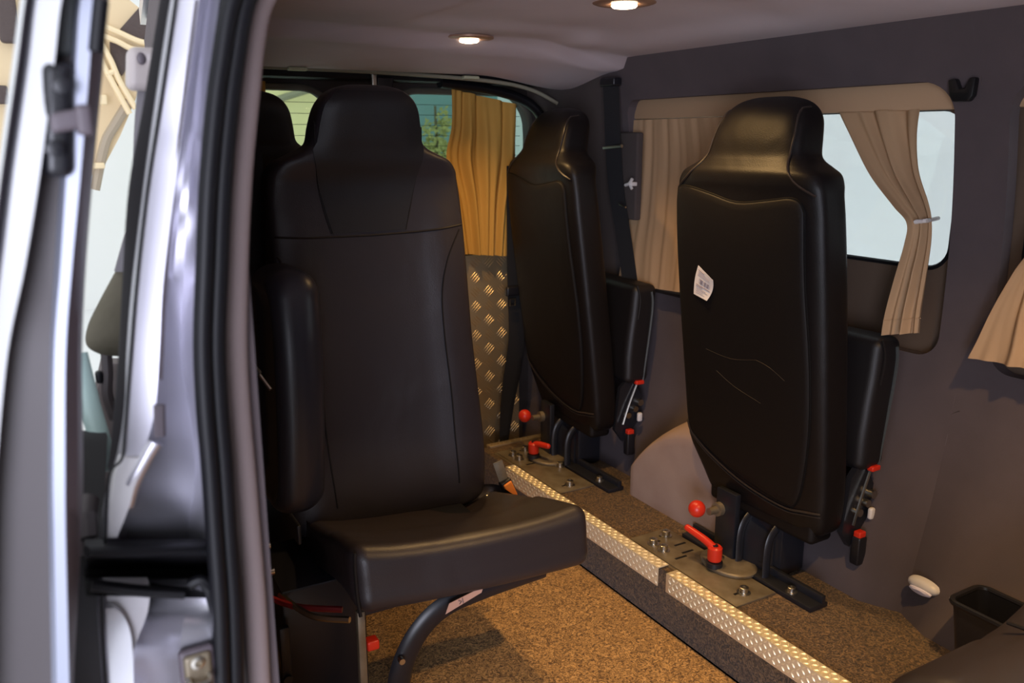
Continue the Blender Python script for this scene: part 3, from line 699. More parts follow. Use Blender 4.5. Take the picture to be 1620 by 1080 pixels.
for y, la in ((1.19, 'black floor runner between the nearer tipped seat and the wall'), (1.93, 'black floor runner between the farther tipped seat and the wall')):
    t = thing('floor_runner', la, 'seat rail', (1.43, y + .12, LEDGE), 0, 'black runners behind the plates')
    b = B(); box(b, (-.036, -.20, 0), (.02, .22, .012), .002); box(b, (.0, -.20, .011), (.012, .22, .030), .002); obj('rail', b, 'blacksteel', t)
    b = B(); bolt(b, (-.018, -.13, .012), .009, .012); obj('bolt', b, 'zinc', t)
b = B(); rows = []
# loose orange buckle on short strap, right of the front seat
t = thing('belt_buckle', 'orange and black belt buckle hanging beside the front facing seat', 'belt buckle', P(800, 770, 'Y', 1.66))
o0 = Vector(t.location)
b = B(); a1 = P(787, 730, 'Y', 1.67) - o0; a2 = P(799, 764, 'Y', 1.66) - o0; tube(b, [a1, a2], .012, 6, flat=.2, up=(.2, 1, 0)); obj('strap', b, 'steel', t)
d = (P(812, 790, 'Y', 1.655) - P(797, 758, 'Y', 1.655)); c0 = P(805, 773, 'Y', 1.655) - o0
rot = math.atan2(d.x, -d.z)
def tilt(bm):
    bmesh.ops.rotate(bm, verts=bm.verts, cent=(0, 0, 0), matrix=Matrix.Rotation(-rot, 3, 'Y')); bmesh.ops.translate(bm, verts=bm.verts, vec=c0)
b = B(); rbox(b, (0, .004, 0), (.0145, .010, .026), .004, 3); tilt(b); obj('buckle_body', b, 'blackplastic', t)
b = B(); rbox(b, (0, -.004, -.001), (.0115, .007, .022), .003, 3); tilt(b); obj('buckle_face', b, 'orange', t, 'orange face of the buckle')
b = B(); p = P(769, 793, 'Y', 1.66); rbox(b, (0, 0, 0), (.006, .004, .017), .003, 2, lambda x, y, z: (x + z * .25, y, z)); o = obj('steel_tab', b, 'zinc'); o.location = p; tag(o, 'small bright steel tab at the foot of the backrest, left of the orange buckle', 'tab')

# ================================================================ rear plate, belts
b = B(); X0, X1, Z0, Z1, Yp = 1.17, 1.46, -1.12, -.375, 2.478
box(b, (X0, Yp, Z0), (X1, Yp + .004, Z1), .001)
px_, pz_ = .050, .050; j = 0; z = Z0 + .02
while z < Z1 - .015:
    x = X0 + .02; i = 0
    while x < X1 - .015:
        sg = 1 if (i + j) % 2 else -1
        for k in (-1.5, -.5, .5, 1.5):
            ax = Vector((1, 0, sg * 1.0)).normalized(); n = Vector((ax.z, 0, -ax.x))
            lozenge(b, Vector((x, Yp, z)) + n * k * .0088, ax, .040 - .004 * abs(k), .0036, (0, -1, 0), .0016)
        x += px_; i += 1
    z += pz_; j += 1
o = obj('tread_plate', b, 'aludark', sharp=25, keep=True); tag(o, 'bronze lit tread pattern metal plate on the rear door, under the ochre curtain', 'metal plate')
def belt(label, path, w, tong, group=None):
    t = thing('seat_belt', label, 'seat belt', path[-1]); o0 = Vector(path[-1])
    pts = cat([Vector(p) - o0 for p in path], 8); b = B(); rows = []
    for i, p in enumerate(pts):
        q = i / (len(pts) - 1); ww = interp(w, q)[0]; a = interp([(k[0], k[2]) for k in w], q)[0]
        d = Vector((math.cos(a), math.sin(a), 0)) * ww
        rows.append([p - d, p - d * .3, p + d * .3, p + d])
    sheet(b, rows, (-.0015, -.0015, 0)); obj('webbing', b, 'webbing', t)
    return t, o0
s = [P(812, 262, 'Y', 2.42), P(813, 380, 'Y', 2.42), P(815, 460, 'Y', 2.42), P(817, 540, 'Y', 2.42), P(803, 640, 'Y', 2.42), P(797, 706, 'Y', 2.42)]
t, o0 = belt('black belt strap hanging between the rear tread plate and the farther tipped seat', s, [(0, .024, 0), (.5, .030, 0), (.7, .036, .1), (1, .016, .1)], 0)
c = P(814, 462, 'Y', 2.405) - o0
b = B(); rbox(b, c, (.034, .010, .016), .007, 3, lambda x, y, z: (x, y, z + .010 * math.cos(x * 40))); obj('belt_stop', b, 'blackplastic', t)
c = P(811, 478, 'Y', 2.395) - o0
b = B(); tube(b, [c + Vector((x, 0, z)) for x, z in ((-.010, -.011), (.010, -.011), (.010, .011), (-.010, .011))], .0025, 6, closed=True, up=(0, 1, 0)); obj('metal_tongue', b, 'zinc', t)
s = [P(966, 126, 'X', 1.56), P(968, 180, 'X', 1.57), P(970, 232, 'X', 1.58), P(975, 300, 'X', 1.59), P(986, 370, 'X', 1.59), P(996, 440, 'X', 1.60), P(1006, 520, 'X', 1.60)]
t, o0 = belt('black shoulder belt on the far right wall, left of the drawn beige curtain', s, [(0, .028, 1.9), (1, .028, 1.9)], 0)
b = B(); rbox(b, P(966, 130, 'X', 1.56) - o0, (.016, .036, .012), .006, 3); obj('upper_guide', b, 'blackplastic', t)
b = B(); tube(b, [P(955, 234, 'X', 1.57) - o0, P(984, 231, 'X', 1.57) - o0], .005, 8); obj('guide_bar', b, 'zinc', t)
b = B(); tube(b, [P(980, 323, 'X', 1.565) - o0, P(990, 328, 'X', 1.565) - o0], .003, 8); obj('small_tongue', b, 'zinc', t)
# wall bracket piece behind the belt with white wing clip
b = B(); a = P(990, 300, 'X', 1.61); rbox(b, (0, 0, 0), (.012, .045, .13), .006, 2); o = obj('belt_cover', b, 'felt_dark'); o.location = (1.625, a.y, .04 + a.z); tag(o, 'narrow dark panel strip between the shoulder belt and the drawn curtain', 'panel')
b = B(); a = P(996, 291, 'X', 1.59); tube(b, [(0, .02, -.004), (0, .0, .002), (0, -.012, .016)], .005, 8, smooth=3); tube(b, [(0, 0, 0), (0, -.012, -.014)], .0045, 8); rbox(b, (.01, -.004, 0), (.012, .006, .006), .003, 2)
o = obj('wing_clip', b, 'white'); o.location = a; tag(o, 'tiny white three armed clip at the left edge of the drawn curtain', 'clip')

# ================================================================ curtains
def curtain(name, label, rows, mt, folds, amp, th=(.0012, .0012, 0), n=90, group=None, hem=None, nrm=(-1, 0, 0), phase=0, parts=None):
    """rows: list of (left point, right point, fold amplitude factor) from top to bottom"""
    L = cat([r[0] for r in rows], 8); Rr = cat([r[1] for r in rows], 8); A = cat([(r[2], 0, 0) for r in rows], 8)
    b = B(); g = []; nv = Vector(nrm); m = len(L)
    for i in range(m):
        row = []; t = i / (m - 1)
        for k in range(n + 1):
            s = k / n; ph = phase + folds * 2 * math.pi * (s + .03 * math.sin(5 * s + 3 * t))
            w_ = .6 * math.sin(ph + .8 * math.sin(2.3 * t)) + .45 * math.sin(ph * 1.63 + 1.5 * t + 1) + .3 * math.sin(ph * 2.7 - 1.2 * t + 2) * (.4 + .6 * math.sin(3 * s + phase) ** 2) + .25 * math.sin(ph * .45 + 3 * t)
            row.append(L[i].lerp(Rr[i], s) + nv * amp * A[i].x * w_)
        g.append(row)
    sheet(b, g, th); o = obj(name, b, mt, sharp=70); tag(o, label, 'curtain', group); return o, g
X = lambda u, v, x=1.60: P(u, v, 'X', x)
cur, g = curtain('side_curtain', 'beige window curtain gathered by a pale tieback, beside the bright pane', [
    (X(1330, 178, 1.655), X(1456, 172, 1.655), .8), (X(1350, 215, 1.64), X(1452, 215, 1.64), .9), (X(1382, 275, 1.61), X(1456, 270, 1.62), 1.0), (X(1420, 325, 1.585), X(1472, 320, 1.60), 1), (X(1440, 352, 1.575), X(1477, 348, 1.59), .8),
    (X(1437, 385, 1.58), X(1477, 385, 1.59), .9), (X(1421, 440, 1.59), X(1470, 440, 1.59), 1), (X(1405, 495, 1.59), X(1462, 492, 1.59), .9), (X(1398, 530, 1.59), X(1459, 526, 1.59), .9)], 'curtain', 2.2, .013, group='beige side curtains')
b = B(); i = int(len(g) * .5); 
for off in (0,): tube(b, [g[i][k] + Vector((-.012, 0, 0)) for k in range(30, 91, 6)] + [X(1484, 345, 1.66)], .0045, 8, smooth=3, flat=1)
o = obj('curtain_tieback', b, 'white'); tag(o, 'pale plastic tieback hook holding the gathered beige curtain', 'tieback')
b = B(); tube(b, [g[-7][k] + Vector((-.0008, 0, 0)) for k in range(0, 91, 2)], .0012, 5); obj('hem', b, 'curtain', cur)
curtain('side_curtain', 'beige curtain drawn straight down over the window between the two tipped seats', [
    (X(1000, 190, 1.655), X(1225, 182, 1.655), 1), (X(1002, 250, 1.65), X(1222, 250, 1.65), 1), (X(998, 330, 1.64), X(1200, 330, 1.64), .9), (X(985, 400, 1.62), X(1190, 410, 1.62), .8), (X(978, 448, 1.61), X(1185, 478, 1.61), .7)], 'curtain', 9, .0028, group='beige side curtains')
curtain('side_curtain', 'beige curtain corner flaring out at the right edge of the picture', [
    (X(1690, 250, 1.64), X(1760, 240, 1.64), .6), (X(1640, 380, 1.60), X(1720, 380, 1.60), .8), (X(1607, 430, 1.60), X(1720, 440, 1.60), .9), (X(1572, 490, 1.60), X(1740, 520, 1.60), 1), (X(1548, 540, 1.60), X(1755, 585, 1.60), 1), (X(1534, 566, 1.60), X(1760, 610, 1.60), 1)], 'curtain', 4, .008, group='beige side curtains')
Yc = lambda u, v, y=2.44: P(u, v, 'Y', y)
curtain('rear_curtain', 'ochre rear door curtain with loose folds, lit by the spotlight', [
    (Yc(713, 140), Yc(816, 165), .7), (Yc(713, 200), Yc(817, 215), 1.0), (Yc(706, 250), Yc(818, 265), 1.1), (Yc(722, 320), Yc(808, 325), .9), (Yc(733, 402), Yc(802, 405), .8)], 'rcurtain', 3.3, .016, nrm=(0, -1, 0), phase=1)
curtain('rear_curtain', 'sliver of tan rear curtain at far left, beside the door pillar', [(Yc(330, 122), Yc(420, 128), 1), (Yc(330, 300), Yc(424, 300), 1), (Yc(350, 420), Yc(425, 420), 1)], 'rcurtain', 4, .008, nrm=(0, -1, 0))

# ================================================================ small wall items
t = thing('coat_hook', 'black forked coat hook on the mauve wall beside the window', 'hook', X(1518, 142, 1.60))
o0 = Vector(t.location)
t.location.x = wx(o0.z) - .006
b = B(); pr = [(.028, .020), (.013, .022), (.004, .002), (-.008, .002), (-.016, .022), (-.028, .022), (-.026, -.012), (-.018, -.022), (.014, -.022), (.022, -.010)]
prism(b, [(0, y, z) for y, z in pr], (-.016, 0, 0), .003); obj('hook_body', b, 'hook', t)
b = B(); rbox(b, (.002, 0, -.008), (.006, .016, .012), .003, 2); obj('backplate', b, 'hook', t)
pz = X(1461, 926, 1.56)
t = thing('wall_lamp', 'white oval lamp set low on the mauve wall near the black bin', 'lamp', (wx(pz.z) , pz.y, pz.z))
b = B(); lathe(b, (0, 0, 0), [(.034, -.004), (.034, .003), (.030, .010), (.018, .015), (.006, .016)], axis=(-1, 0, -.15), n=32, sy=.48, sx=1.05)
lb = obj('cover', b, 'white', t)
b = B(); lathe(b, (-.009, .0, -.008), [(.025, -.002), (.025, .006), (.018, .009)], axis=(-1, 0, -.5), n=28, sy=.35, sx=1); obj('lens', b, mat('pale_lens', (.85, .80, .95), .2), t, 'pale lens strip')
# bin
c = Vector((1.515, .635, LEDGE))
t = thing('waste_bin', 'open black plastic bin standing on the step against the wall', 'bin', c)
def shell(b, hx, hy, z0, z1, tp, th, r):
    o_ = rrect(-hx, -hy, hx, hy, r, 6, 2); lv = [(z0, tp, 0), (z1, 1, 0), (z1, 1, -th), (z0 + th, tp, -th)]
    rings = []
    for z, s, d in lv: rings.append([b.verts.new((x * s * (1 + d / hx), y * s * (1 + d / hy), z)) for x, y in o_])
    for i in range(3):
        for k in range(len(o_)): b.faces.new([rings[i][k], rings[i][(k + 1) % len(o_)], rings[i + 1][(k + 1) % len(o_)], rings[i + 1][k]])
    b.faces.new(rings[0]); b.faces.new(rings[3])
hz = .145
b = B(); shell(b, .052, .215, .001, hz, .9, .004, .02); obj('body', b, 'blackplastic', t)
b = B(); tube(b, [(x, y, hz) for x, y in rrect(-.053, -.216, .053, .216, .02, 6, 4)], .006, 8, closed=True); obj('rim', b, 'blackplastic', t)
b = B(); tube(b, [X(1492, 668, wx(-.55) - .001), X(1505, 655, wx(-.55) - .001), X(1518, 650, wx(-.55) - .001)], .0014, 4, smooth=3); o = obj('scuff_mark', b, 'felt_dark'); tag(o, 'short dark scuff on the mauve wall below the beige curtain corner', 'mark')

# ================================================================ LEFT FOREGROUND: rear pillar and sliding door
def strips(rows, th=(0, .012, 0), smooth=6):
    """rows: (v, [(u, Y), ...]) measured columns -> slab"""
    cols = len(rows[0][1]); C = [cat([P(r[1][k][0], r[0], 'Y', r[1][k][1]) for r in rows], smooth) for k in range(cols)]
    b = B(); sheet(b, [[C[k][i] for k in range(cols)] for i in range(len(C[0]))], th); return b
pil = strips([
    (-60, [(284, .74), (290, .712), (326, .706), (338, .726), (348, .722), (355, .70), (372, .72)]),
    (0, [(270, .74), (276, .712), (315, .706), (328, .726), (334, .722), (347, .70), (367, .72)]),
    (150, [(247, .74), (253, .712), (295, .706), (307, .726), (314, .722), (331, .70), (350, .72)]),
    (300, [(226, .74), (232, .712), (276, .704), (288, .726), (298, .724), (318, .695), (340, .72)]),
    (450, [(208, .74), (215, .712), (258, .704), (272, .722), (290, .728), (312, .695), (330, .72)]),
    (560, [(200, .74), (206, .712), (252, .704), (262, .716), (286, .732), (310, .695), (330, .72)]),
    (650, [(196, .74), (202, .712), (245, .704), (256, .716), (300, .738), (316, .70), (335, .72)]),
    (720, [(184, .745), (192, .715), (226, .708), (244, .718), (308, .742), (322, .71), (340, .72)]),
    (770, [(172, .745), (178, .715), (212, .710), (226, .722), (308, .742), (328, .715), (345, .72)]),
    (820, [(163, .745), (170, .715), (205, .725), (222, .728), (300, .745), (332, .718), (350, .72)]),
    (868, [(158, .745), (166, .715), (195, .76), (230, .755), (300, .75), (334, .73), (352, .72)])])
pt = obj('wall_pillar', pil, 'silver', sharp=30); tag(pt, kind='structure')
low = strips([
    (925, [(156, .745), (160, .72), (200, .76), (232, .755), (290, .725), (322, .712), (350, .72)]),
    (960, [(156, .745), (161, .72), (205, .74), (236, .735), (292, .715), (334, .706), (355, .72)]),
    (985, [(156, .745), (162, .72), (200, .73), (228, .735), (290, .700), (338, .700), (358, .72)]),
    (1020, [(158, .745), (164, .72), (196, .73), (214, .735), (285, .696), (341, .696), (360, .72)]),
    (1080, [(162, .745), (168, .72), (198, .73), (212, .745), (285, .694), (344, .694), (362, .72)]),
    (1160, [(166, .745), (172, .72), (200, .73), (214, .745), (285, .694), (346, .694), (366, .72)])])
pl = obj('wall_pillar_lower', low, 'silver', sharp=30); tag(pl, kind='structure')
# dark outer rubber edge
b = strips([(-40, [(262, .75), (280, .735)]), (150, [(232, .75), (250, .735)]), (300, [(206, .75), (229, .735)]), (450, [(196, .75), (211, .735)]), (560, [(190, .75), (203, .735)]), (660, [(182, .75), (198, .735)]), (720, [(176, .75), (190, .735)]), (745, [(172, .75), (182, .735)])])
o = obj('trim_4', b, mat('edge_rubber', (.010, .008, .011), .8, spec=.2)); tag(o, kind='structure')
for c_, m_ in (([(284, -40), (256, 150), (233, 300), (216, 450), (207, 560), (198, 680), (193, 725), (172, 755), (166, 860)], 'rubber'), ([(311, 0), (280, 250), (262, 450), (255, 600)], 'darkpaint')):
    b = B(); tube(b, [P(u, v, 'Y', .706) for u, v in c_], .0012, 6, smooth=6); o = obj('groove', b, m_, pt)
# pale sealant plate, slot bracket
b = strips([(725, [(190, .71), (232, .70)]), (760, [(180, .712), (215, .70)]), (800, [(174, .712), (205, .70)]), (850, [(170, .714), (185, .712)])], (0, .01, 0)); obj('sealed_flange', b, 'primer', pt, 'pale primer coated flange')
b = B(); tube(b, [P(252, 640, 'Y', .70), P(253, 690, 'Y', .70)], .0045, 6, flat=.5); obj('slot', b, 'darkpaint', pt)
b = B(); tube(b, [P(247, 700, 'Y', .70), P(232, 725, 'Y', .702), P(212, 765, 'Y', .705), P(203, 800, 'Y', .71)], .006, 8, smooth=5, flat=.5); obj('moulded_ridge', b, 'silver', pt)
b = strips([(930, [(166, .716), (238, .70)]), (965, [(172, .716), (234, .70)]), (1000, [(185, .72), (222, .71)]), (1030, [(196, .725), (210, .715)])], (0, .02, 0)); obj('sealed_flange', b, 'primer', pl, 'pale primer coated flange')
b = strips([(962, [(168, .705), (180, .70)]), (975, [(168, .705), (196, .70)]), (1010, [(169, .705), (208, .70)]), (1090, [(172, .705), (212, .70)])], (0, .01, 0)); obj('cover_flap', b, 'silver_l', pl)
b = B(); tube(b, [P(161, 940, 'Y', .70), P(163, 1000, 'Y', .70), P(168, 1100, 'Y', .70)], .0016, 6); obj('groove', b, 'rubber', pl)
# dark guide channel of the sliding door
b = B(); rows = []
for v, d in ((868, .70), (880, .72), (900, .80), (922, .80), (935, .74), (942, .70)):
    rows.append([P(u, v + (.02 * (u - 140)) * (v > 925), 'Y', d + .0) for u in (136, 180, 230, 290, 345)])
sheet(b, rows, (0, .02, 0)); o = obj('trim_5', b, mat('channel_black', (.007, .006, .008), .5)); tag(o, kind='structure')
b = B(); tube(b, [P(138, 872, 'Y', .695), P(200, 872, 'Y', .70), (P(335, 868, 'Y', .70))], .008, 8, smooth=4, flat=.5); tube(b, [P(145, 925, 'Y', .70), P(220, 934, 'Y', .695), P(292, 938, 'Y', .69)], .007, 8, smooth=4, flat=.6)
obj('rubber_lip', b, 'rubber', o)
b = B(); tube(b, [P(300, 925, 'Y', .70), P(318, 918, 'Y', .698), P(332, 935, 'Y', .697), P(340, 965, 'Y', .70)], .005, 8, smooth=5); obj('rubber_lip', b, 'rubber', o)
# striker
sp = P(312, 1052, 'Y', .69)
t = thing('door_striker', 'metal door striker bolted low on the silver pillar', 'striker', sp); 
b = B(); rbox(b, (0, 0, -.004), (.0145, .004, .022), .006, 4); obj('plate', b, 'darkpaint', t)
b = B(); rbox(b, (0, -.004, -.004), (.0115, .004, .0185), .005, 4); obj('inner_plate', b, 'steel', t)
b = B(); lathe(b, (0, -.006, .007), [(.006, -.001), (.006, .003), (.003, .0035), (.0028, .001)], axis=(0, -1, 0), n=18); obj('screw', b, 'zinc', t)
b = B(); tube(b, [(-.008, -.006, -.006), (-.007, -.014, -.010), (.007, -.014, -.010), (.008, -.006, -.006)], .003, 8, smooth=4); obj('striker_loop', b, 'zinc', t)
# weather seal, two ribs, and felt trim
SL = [(412, -60), (378, 0), (360, 100), (350, 180), (340, 300), (335, 420), (331, 540), (335, 640), (343, 740), (351, 860), (358, 960), (362, 1090), (364, 1180)]
b = B(); tube(b, [P(u - 11, v, 'Y', .69) for u, v in SL], .0072, 10, smooth=5)
tube(b, [P(u + 10, v, 'Y', .70) for u, v in SL], .0085, 10, smooth=5)
tube(b, [P(u, v, 'Y', .71) for u, v in SL], .013, 10, smooth=5, flat=.8)
o = obj('trim_6', b, 'rubber', sharp=80); tag(o, kind='structure')
b = B(); tube(b, [P(u, v, 'Y', .735) for u, v in [(450, -60), (414, 0), (400, 60), (391, 150), (380, 270), (374, 400), (372, 540), (377, 640), (386, 740), (396, 860), (404, 960), (411, 1090), (415, 1180)]], .0105, 12, smooth=5)
o = obj('trim_7', b, 'feltlight', sharp=80); tag(o, kind='structure')

# sliding door front edge
DR = [(-80, [(48, .62), (56, .60), (62, .615), (78, .60), (122, .592), (126, .615), (144, .612), (150, .60), (168, .598), (188, .61), (196, .66)]),
      (0, [(32, .62), (40, .60), (48, .615), (58, .60), (98, .592), (102, .615), (122, .612), (128, .60), (148, .598), (166, .61), (172, .66)]),
      (100, [(19, .62), (27, .60), (36, .615), (46, .60), (86, .592), (90, .615), (112, .612), (120, .60), (142, .598), (160, .61), (164, .66)]),
      (270, [(-4, .62), (3, .60), (12, .615), (22, .60), (64, .592), (68, .615), (96, .612), (106, .60), (128, .598), (142, .61), (148, .66)]),
      (420, [(-24, .62), (-16, .60), (-6, .615), (4, .60), (40, .592), (45, .615), (86, .612), (96, .60), (114, .598), (130, .61), (136, .66)]),
      (560, [(-42, .62), (-34, .60), (-24, .615), (-14, .60), (12, .592), (18, .61), (79, .606), (86, .60), (104, .598), (124, .61), (130, .66)]),
      (750, [(-60, .62), (-52, .60), (-42, .615), (-32, .60), (-6, .592), (0, .61), (77, .606), (84, .60), (103, .598), (124, .61), (132, .66)]),
      (860, [(-66, .62), (-58, .60), (-48, .615), (-38, .60), (-12, .592), (-6, .61), (78, .606), (86, .60), (104, .598), (120, .61), (128, .66)]),
      (1100, [(-70, .62), (-62, .60), (-52, .615), (-42, .60), (-16, .592), (-10, .61), (82, .606), (90, .60), (110, .598), (112, .61), (116, .66)]),
      (1200, [(-70, .62), (-62, .60), (-52, .615), (-42, .60), (-16, .592), (-10, .61), (82, .606), (90, .60), (110, .598), (112, .61), (116, .66)])]
def sub(a, z): return strips([(v, c[a:z + 1]) for v, c in DR], (0, .015, 0))
b = sub(0, 10); dr = obj('door_3', b, 'silver_l', sharp=25); tag(dr, kind='structure')
def over(a, z, m, nm, lab=None):
    b = strips([(v, [(u, y - .002) for u, y in c[a:z + 1]]) for v, c in DR], (0, .003, 0)); return obj(nm, b, m, dr, lab, sharp=25)
over(1, 2, 'darkpaint', 'dark_groove'); over(4, 6, 'doorbrown', 'recessed_edge'); over(6, 8, 'bluegrey', 'raised_fold'); over(8, 10, 'darkpaint', 'inner_trim')
# body of the door going back from its edge
b = B(); box(b, (-.13, .63, -1.4), (-.045, 1.7, -.25), .01); obj('door_skin', b, 'silver_l', dr)
# latch on the door edge
t0 = P(92, 190, 'Y', .597)
b = B(); rbox(b, t0 + Vector((0, .0, .0)), (.0085, .006, .034), .007, 4, lambda x, y, z: (x + z * .10, y, z)); la = obj('latch_plate', b, 'blackplastic', dr)
b = B(); q = P(112, 190, 'Y', .588); rbox(b, q, (.011, .007, .006), .003, 3, lambda x, y, z: (x, y, z + .2 * x)); rbox(b, q + Vector((.007, -.002, .0)), (.0045, .008, .009), .003, 3); obj('latch_hook', b, 'darkpaint', la)
for v in (135, 235):
    b = B(); q = P(92 + (190 - v) * .12, v, 'Y', .590); lathe(b, q, [(.005, 0), (.005, .003), (.0025, .0035)], axis=(0, -1, 0), n=14); obj('screw', b, 'blackplastic', la)
b = B(); tube(b, [P(160, 0, 'Y', .594), P(155, 50, 'Y', .594), P(152, 82, 'Y', .594)], .0045, 8, smooth=4); obj('rubber_buffer', b, 'rubber', dr)
b = B(); rbox(b, P(96, 40, 'Y', .61), (.008, .004, .018), .004, 3, lambda x, y, z: (x + z * .15, y, z)); obj('upper_recess', b, mat('recess_green_grey', (.06, .065, .065), .6), dr)

# things seen in the gap between door and pillar
t = thing('belt_housing', 'pale grey plastic housing with a dimple, beside the dark pillar edge', 'housing', P(232, 110, 'Y', 1.0))
o0 = Vector(t.location)
b = B(); rbox(b, (0, 0, 0), (.020, .012, .022), .009, 5, lambda x, y, z: (x + .12 * z, y + .004 * math.exp(-((x + .004) ** 2 + (z - .009) ** 2) / .00002), z), 8); obj('shell', b, 'greyplastic', t)
b = B(); sphere(b, (-.006, -.011, .010), .0045, 1, .5, 1.4); obj('dimple', b, 'darkpaint', t)
b = strips([(136, [(219, 1.01), (250, 1.0)]), (200, [(214, 1.01), (240, 1.0)]), (280, [(211, 1.01), (240, 1.0)]), (340, [(208, 1.01), (240, 1.0)]), (380, [(196, 1.01), (240, 1.0)]), (430, [(182, 1.01), (230, 1.0)])], (0, .01, 0))
o = obj('grey_strap', b, 'greycloth'); tag(o, 'grey cloth strap running down from the pale grey housing', 'strap')
# olive padded cover
b = B(); C = [(205, 400, 6), (198, 430, 14), (190, 470, 26), (180, 510, 34), (177, 540, 34), (185, 556, 24), (195, 562, 8)]
rings = []; C2 = cat([(u, v, w) for u, v, w in C], 6)
for p in C2:
    c = P(p.x, p.y, 'Y', 1.02); w_ = p.z / 1336 * 1.02; rings.append([b.verts.new(c + Vector((math.cos(a) * w_, math.sin(a) * w_ * .6, 0))) for a in [2 * math.pi * k / 20 for k in range(20)]])
for i in range(len(rings) - 1):
    for k in range(20): b.faces.new([rings[i][k], rings[i][(k + 1) % 20], rings[i + 1][(k + 1) % 20], rings[i + 1][k]])
b.faces.new(rings[0]); b.faces.new(rings[-1])
o = obj('padded_cover', b, 'olive', sharp=80); tag(o, 'rounded olive brown cloth pad bulging out beside the pillar', 'pad')
t = thing('curved_handle', 'thin grey curved handle below the olive pad', 'handle', P(172, 600, 'Y', 1.02)); o0 = Vector(t.location)
b = B(); tube(b, [P(168, 556, 'Y', 1.02) - o0, P(170, 590, 'Y', 1.02) - o0, P(170, 625, 'Y', 1.02) - o0, P(182, 662, 'Y', 1.02) - o0], .006, 8, smooth=5); obj('grip', b, 'doorbrown', t)
b = B(); rbox(b, P(157, 596, 'Y', 1.02) - o0, (.004, .006, .007), .0035, 3); obj('knob', b, 'rubber', t)
b = strips([(575, [(163, 1.06), (230, 1.04)]), (640, [(150, 1.06), (230, 1.04)]), (740, [(136, 1.06), (220, 1.04)]), (860, [(130, 1.06), (200, 1.04)])], (0, .03, 0))
o = obj('grey_panelling', b, mat('warm_grey_panel', (.17, .14, .14), .7)); tag(o, 'warm grey panel behind the pale green bar, between door and pillar', 'panel')
b = B(); tube(b, [P(122, 560, 'Y', .95), P(142, 640, 'Y', .93), P(172, 745, 'Y', .90)], .010, 8, flat=.5, up=(0, 1, 0)); o = obj('slanted_bar', b, 'greenbar'); tag(o, 'pale green slanted bar between the sliding door and the pillar', 'bar')
b = B(); tube(b, [P(138, 790, 'Y', .78), P(132, 830, 'Y', .76), P(128, 870, 'Y', .74)], .010, 10, smooth=4); tube(b, [P(134, 812, 'Y', .75), P(138, 850, 'Y', .74)], .009, 8)
o = obj('rubber_stop', b, 'doorbrown'); tag(o, 'grey brown rounded stop at the inner edge of the sliding door', 'door stop')
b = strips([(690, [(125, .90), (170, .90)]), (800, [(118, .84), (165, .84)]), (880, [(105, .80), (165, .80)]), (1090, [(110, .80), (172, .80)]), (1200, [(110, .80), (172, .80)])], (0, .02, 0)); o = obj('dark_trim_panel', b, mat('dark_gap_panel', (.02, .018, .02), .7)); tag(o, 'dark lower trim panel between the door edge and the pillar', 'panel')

# ================================================================ OUTSIDE
b = B(); box(b, (-14, -8, -1.75), (14, 16, -1.70)); o = obj('ground', b, 'ground'); tag(o, kind='structure')
b = B(); box(b, (5.0, -7, -1.7), (5.2, 14, 5)); o = obj('white_hall_wall', b, 'hallwhite'); tag(o, 'white hall wall seen bright through the side window', 'wall')
b = B(); box(b, (-10, 9.5, -1.7), (1.7, 9.7, 4)); o = obj('white_hall_wall', b, 'hallwhite'); tag(o, 'white hall wall seen through the gap beside the sliding door', 'wall')
# raised cream car bonnet seen through the gap
t = thing('raised_bonnet', 'raised cream car bonnet with ribs and brown insulation on its underside', 'car bonnet', P(200, 120, 'Y', 4.0)); o0 = Vector(t.location)
G = lambda u, v, y=4.0: P(u, v, 'Y', y) - o0
def blade(b, pts, d=(0, .05, 0)): prism(b, [G(u, v) for u, v in pts], d)
b = B(); prism(b, [G(-60, -60, 4.05), G(180, -60, 4.05), G(205, 0, 4.05), G(232, 22, 4.05), G(262, 30, 4.05), G(262, 90, 4.05), G(222, 140, 4.05), G(190, 215, 4.05), G(165, 262, 4.05), G(148, 275, 4.05), G(60, 330, 4.05), G(-60, 330, 4.05)], (0, .06, 0)); obj('shell', b, 'cream', t)
b = B(); prism(b, [G(190, 46, 4.02), G(220, 12, 4.02), G(275, 20, 4.02), G(275, 70, 4.02), G(236, 72, 4.02), G(222, 62, 4.02)], (0, .02, 0)); obj('insulation', b, 'insul', t)
b = B(); prism(b, [G(174, 66, 4.02), G(222, 82, 4.02), G(210, 95, 4.02), G(193, 120, 4.02), G(176, 98, 4.02)], (0, .02, 0)); prism(b, [G(176, 118, 4.02), G(188, 135, 4.02), G(184, 140, 4.02), G(170, 112, 4.02)], (0, .02, 0)); obj('insulation', b, 'insul', t)
b = B(); tube(b, [G(150, 36, 3.98), G(185, 50, 3.98), G(222, 66, 3.98), G(260, 72, 3.98)], .012, 8, smooth=4); tube(b, [G(150, 52, 3.98), G(185, 65, 3.98), G(215, 79, 3.98), G(262, 80, 3.98)], .012, 8, smooth=4)
tube(b, [G(155, 60, 3.98), G(175, 95, 3.98), G(190, 130, 3.98), G(215, 172, 3.98)], .012, 8, smooth=4); tube(b, [G(150, 78, 3.98), G(170, 115, 3.98), G(186, 145, 3.98), G(205, 180, 3.98)], .012, 8, smooth=4); tube(b, [G(168, 118, 3.98), G(180, 113, 3.98)], .012, 8)
obj('ribs', b, 'creamlight', t)
b = B(); tube(b, [G(205, 160, 4.0), G(180, 200, 4.0), G(165, 230, 4.0), G(150, 300, 4.0)], .02, 8, smooth=4); obj('gutter', b, mat('tan_gutter', (.42, .34, .25), .6), t)
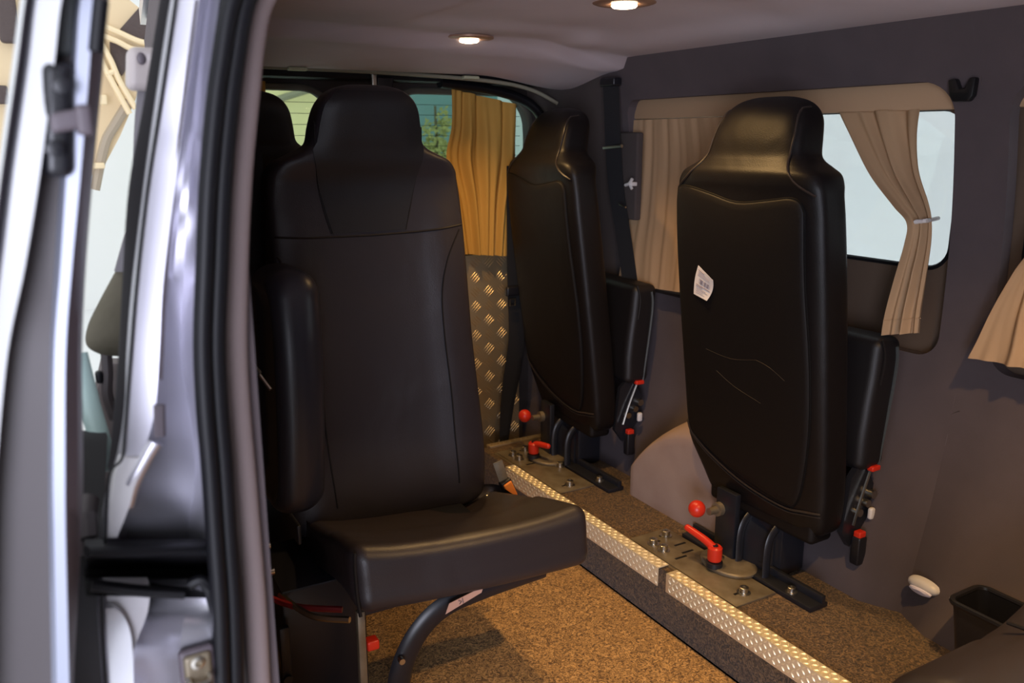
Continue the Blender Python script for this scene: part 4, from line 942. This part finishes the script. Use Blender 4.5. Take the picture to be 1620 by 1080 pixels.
b = B(); rbox(b, G(12, 30, 4.0), (.035, .03, .09), .015, 2); obj('hinge', b, 'insul', t); b = B(); rbox(b, G(0, 150, 4.0), (.03, .03, .035), .01, 2); obj('hinge', b, 'insul', t)
b = B(); rbox(b, G(163, 158, 3.98), (.014, .02, .02), .006, 2); obj('clip', b, 'creamlight', t); b = B(); rbox(b, G(155, 262, 3.98), (.025, .02, .012), .006, 2); obj('clip', b, 'creamlight', t)
# walls and tree behind the rear windows
b = B(); box(b, (.95, 6.4, -1.7), (2.33, 6.6, 1.6)); o = obj('cream_cabin_wall', b, 'creamwall'); tag(o, 'pale cream wall seen through the left rear window', 'wall')
b = B(); a, c = P(430, 160, 'Y', 6.3), P(520, 132, 'Y', 6.3); tube(b, [a, c], .025, 8); tube(b, [c, (c.x, c.y, -1.7)], .02, 8); o = obj('handrail', b, mat('rail_grey', (.30, .27, .18), .6)); tag(o, 'grey slanted handrail in front of the cream wall', 'handrail')
b = B(); box(b, (2.4, 9.0, -1.7), (10, 9.2, 3.5)); o = obj('teal_building_wall', b, 'tealwall'); tag(o, 'hazy teal wall far behind the right rear window', 'wall')
q = P(690, 250, 'Y', 7.5); t = thing('young_tree', 'small yellow green tree seen through the right rear window', 'tree', (q.x, q.y, -1.7))
b = B(); tube(b, [(0, 0, 0), (.02, 0, .9), (0, 0, 2.0)], lambda k: .03 * (1 - .6 * k), 8, smooth=4); obj('trunk', b, 'trunk', t)
b = B()
for k in range(420):
    cx_, cz0, r0 = random.choice(((-.07, 1.72, .13), (.09, 1.82, .13), (.0, 1.62, .11), (.07, 1.60, .10), (-.07, 1.56, .08)))
    v = Vector((random.gauss(0, 1), random.gauss(0, 1), random.gauss(0, 1))).normalized() * r0 * random.random() ** .5
    c = Vector((cx_, 0, cz0)) + Vector((v.x * .8, v.y, v.z * 1.4)); a = Vector((random.uniform(-1, 1), random.uniform(-1, 1), random.uniform(-1, 1))).normalized(); n = a.cross(Vector((.3, 1, .2))).normalized()
    vs = [b.verts.new(c + a * .03), b.verts.new(c + n * .012), b.verts.new(c - a * .03), b.verts.new(c - n * .012)]; b.faces.new(vs)
obj('foliage', b, 'leaf', t)
